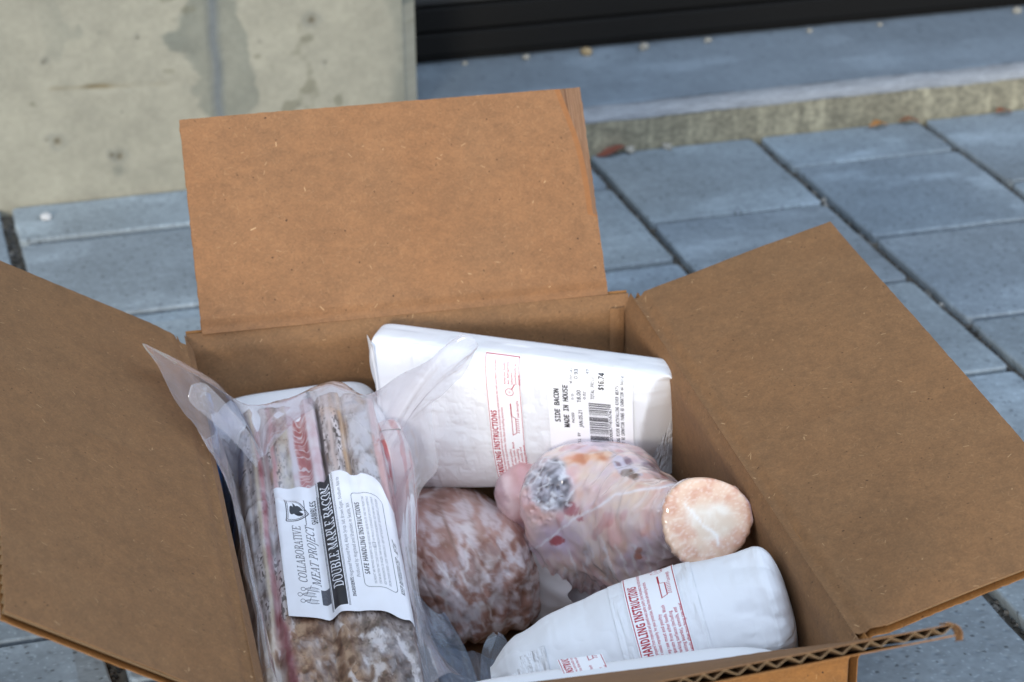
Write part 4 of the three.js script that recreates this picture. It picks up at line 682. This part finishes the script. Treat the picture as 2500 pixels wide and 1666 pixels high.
// --- pale cut wedged behind the bone
{
  const it = item('pale_meat_cut', 'small pale pink meat cut in film wedged beside the marrow bone', 'meat pack', [0.048, 0.006, -0.122]);
  it.add('meat', sdfGeo((x, y, z) => smin(ellip(x, y, z, [0.0485, 0.048, -0.12], [0.0165, 0.0415, 0.0195]), Math.hypot(x - 0.0475, y - 0.078, z + 0.119) - 0.0135, 0.01) + 0.0025 * perlin.noise(x * 70, y * 70, z * 70 + 4) + 0.0008 * perlin.noise(x * 200, y * 200, z * 200), [0.026, 0.002, -0.146], [0.07, 0.1, -0.094], 0.0018, (x, y, z) => { const n = fbm(x * 70, y * 50 + z * 40, 5, 3); return mix3(mix3([0.90, 0.80, 0.80], [0.82, 0.62, 0.62], clamp(0.35 + 2.2 * n)), [0.56, 0.42, 0.46], sstep(0.12, 0.3, fbm(x * 90, y * 90 + z * 40, 19, 3)) * 0.45); }), glossMeat({ vertexColors: true }));
}
// --- ice packs
{
  let it = item('gel_ice_pack', 'blue gel ice pack showing through the bag beside the bacon', 'ice pack', [-0.113, 0.006, -0.15]);
  const e = 0.6, sg = (x, k) => Math.sign(x) * Math.abs(x) ** k;
  it.add('gel_pouch', gridGeo((u, v) => { const et = (u - 0.5) * Math.PI, om = v * 2 * Math.PI, ce = sg(Math.cos(et), e), k = 1 + 0.04 * crumple(u * 5, v * 6, 2); return V(-0.1165 + 0.0035 * ce * sg(Math.cos(om), e), 0.070 + 0.063 * sg(Math.sin(et), e) * k, -0.155 + 0.0245 * ce * sg(Math.sin(om), e) * k); }, 50, 50), glossMeat({ color: new THREE.Color(0.06, 0.20, 0.50) }));
  it = item('clear_bag', 'crumpled clear plastic bag end between the bacon and the paper roll', 'plastic bag', [-0.012, 0.006, -0.02]);
  it.add('bag_film', sheetGeo((u, v) => V(lerp(-0.028, 0.016, u) + 0.004 * ridge(u * 2, v * 4, 3, 2), 0.008 + 0.034 * (1 - u * 0.8) * (0.55 + 0.45 * v) + 0.006 * ridge(u * 3, v * 3, 5, 3), lerp(-0.055, 0.075, v) + 0.003 * ridge(u * 4, v * 3, 8, 2)), 60, 90, 0.0002), clearM);
  it.add('film_tab', sheetGeo((u, v) => { const w = 0.0068 * Math.sqrt(Math.max(0.02, 1 - Math.max(0, (v - 0.78) / 0.22) ** 2)); return V(-0.0115 + 0.0075 * v + (u - 0.5) * 2 * w, lerp(0.045, 0.1, v), lerp(0.098, 0.0585, v) * 0.62 + 0.022 + 0.003 * Math.sin(u * 3)); }, 14, 30, 0.0002), clearM);
  it.add('film_fold', sheetGeo((u, v) => { const r = spline([[-0.036, 0.075, -0.03], [-0.030, 0.062, -0.01], [-0.026, 0.052, 0.02], [-0.018, 0.05, 0.055]], v); return V(r[0] + 0.022 * u, r[1] - 0.012 * u + 0.004 * Math.sin(u * 6 + v * 4) + 0.003 * ridge(u * 3, v * 4, 2, 3), r[2] + 0.004 * u); }, 24, 30, 0.0002), clearM);
}

// ---------------------------------------------------------------- litter on the step and by the wall
{
  const stone = (sd) => { const g = new THREE.IcosahedronGeometry(1, 3), P = g.attributes.position; for (let i = 0; i < P.count; i++) { const q = V(P.getX(i), P.getY(i), P.getZ(i)); q.multiplyScalar(1 + 0.4 * perlin.noise(q.x * 0.9 + sd, q.y * 0.9, q.z * 0.9) + 0.12 * perlin.noise(q.x * 3 + sd, q.y * 3, q.z * 3)); P.setXYZ(i, q.x, q.y * 0.7, q.z); } g.deleteAttribute('normal'); g.deleteAttribute('uv'); const m = mergeGeometries([g]); m.computeVertexNormals(); return m; };
  const shapes = [3, 7, 12].map(stone), tone = (r, g, b) => std({ color: new THREE.Color(r, g, b), roughness: 0.85 }), cols = { tan: tone(0.36, 0.27, 0.15), pale: tone(0.34, 0.32, 0.27), grey: tone(0.22, 0.22, 0.21), white: tone(0.5, 0.5, 0.49) };
  const pebble = (u, y, v, r, c, label, group) => { const m = new THREE.Mesh(shapes[Math.floor(rnd() * 3)], cols[c]); m.name = numbered('pebble'); scene.add(m); place(m, u, y + r * 0.55, v); m.rotation.y = rr(0, 6); m.scale.set(r * rr(0.9, 1.4), r, r * rr(0.8, 1.1)); tag(m, label, 'pebble', group); };
  const D = 'pale pebble lying on the doorstep against the threshold rail', G = 'pebbles along the threshold';
  for (const [u, r, c] of [[0.505, 0.0025, 'pale'], [0.562, 0.003, 'pale'], [0.735, 0.0032, 'pale'], [0.835, 0.0026, 'pale'], [0.905, 0.0024, 'pale']]) pebble(u, 0.038, -1.962 + rr(0, 0.004), r, c, D, G);
  pebble(0.617, 0.038, -1.958, 0.0052, 'tan', 'tan pebble lying on the doorstep against the threshold rail');
  pebble(0.672, 0.038, -1.957, 0.0048, 'pale', 'largest pale grey pebble beside the tan one on the doorstep');
  pebble(1.045, 0.038, -1.957, 0.0046, 'pale', 'lone pale pebble far along the doorstep by the threshold rail');
  pebble(0.114, 0.0, -1.788, 0.0046, 'white', 'bright white pebble on the paving below the concrete wall');
  for (const [u, r] of [[0.606, 0.0045], [0.639, 0.0036]]) pebble(u, 0.0, -1.797, r, 'pale', 'small pale pebble at the foot of the doorstep', 'pebbles at the foot of the doorstep');
  const leafG = (sd) => sheetGeo((s, t) => { const w = Math.sin(Math.PI * clamp(s, 0.02, 0.98)) ** 0.7, z = (t - 0.5) * w; return V((s - 0.5) * 2, 0.25 * Math.sin(s * 4 + sd) + 0.5 * z * z + 0.12 * n3(s * 5, t * 4, sd) + 0.2, z); }, 16, 10, 0.04);
  const leaf = (u, v, r, col, yaw, label) => { const m = new THREE.Mesh(leafG(u * 7), std({ color: new THREE.Color(...col), roughness: 0.7, side: THREE.DoubleSide })); m.name = numbered('dry_leaf'); scene.add(m); place(m, u, 0.0015, v); m.rotation.y = PHI + yaw; m.scale.set(r, r * 0.8, r); tag(m, label, 'leaf'); };
  leaf(0.832, -1.793, 0.009, [0.4, 0.18, 0.05], 0.1, 'orange dry leaf at the foot of the doorstep');
  leaf(0.862, -1.795, 0.009, [0.22, 0.1, 0.05], -0.2, 'dark brown leaf scrap beside the orange leaf below the doorstep');
  leaf(0.952, -1.793, 0.009, [0.25, 0.09, 0.04], 0.3, 'small red-brown leaf farther along the doorstep foot');
  leaf(1.0, -1.79, 0.012, [0.42, 0.17, 0.05], 0.05, 'rusty orange leaf at a paving joint below the doorstep');
  leaf(0.588, -1.797, 0.013, [0.2, 0.06, 0.035], 0.15, 'dark red leaf beside the box flap below the doorstep');
}
scene.traverse((o) => { if (o.isMesh) { o.castShadow = true; o.receiveShadow = true; } });
renderer.render(scene, camera);
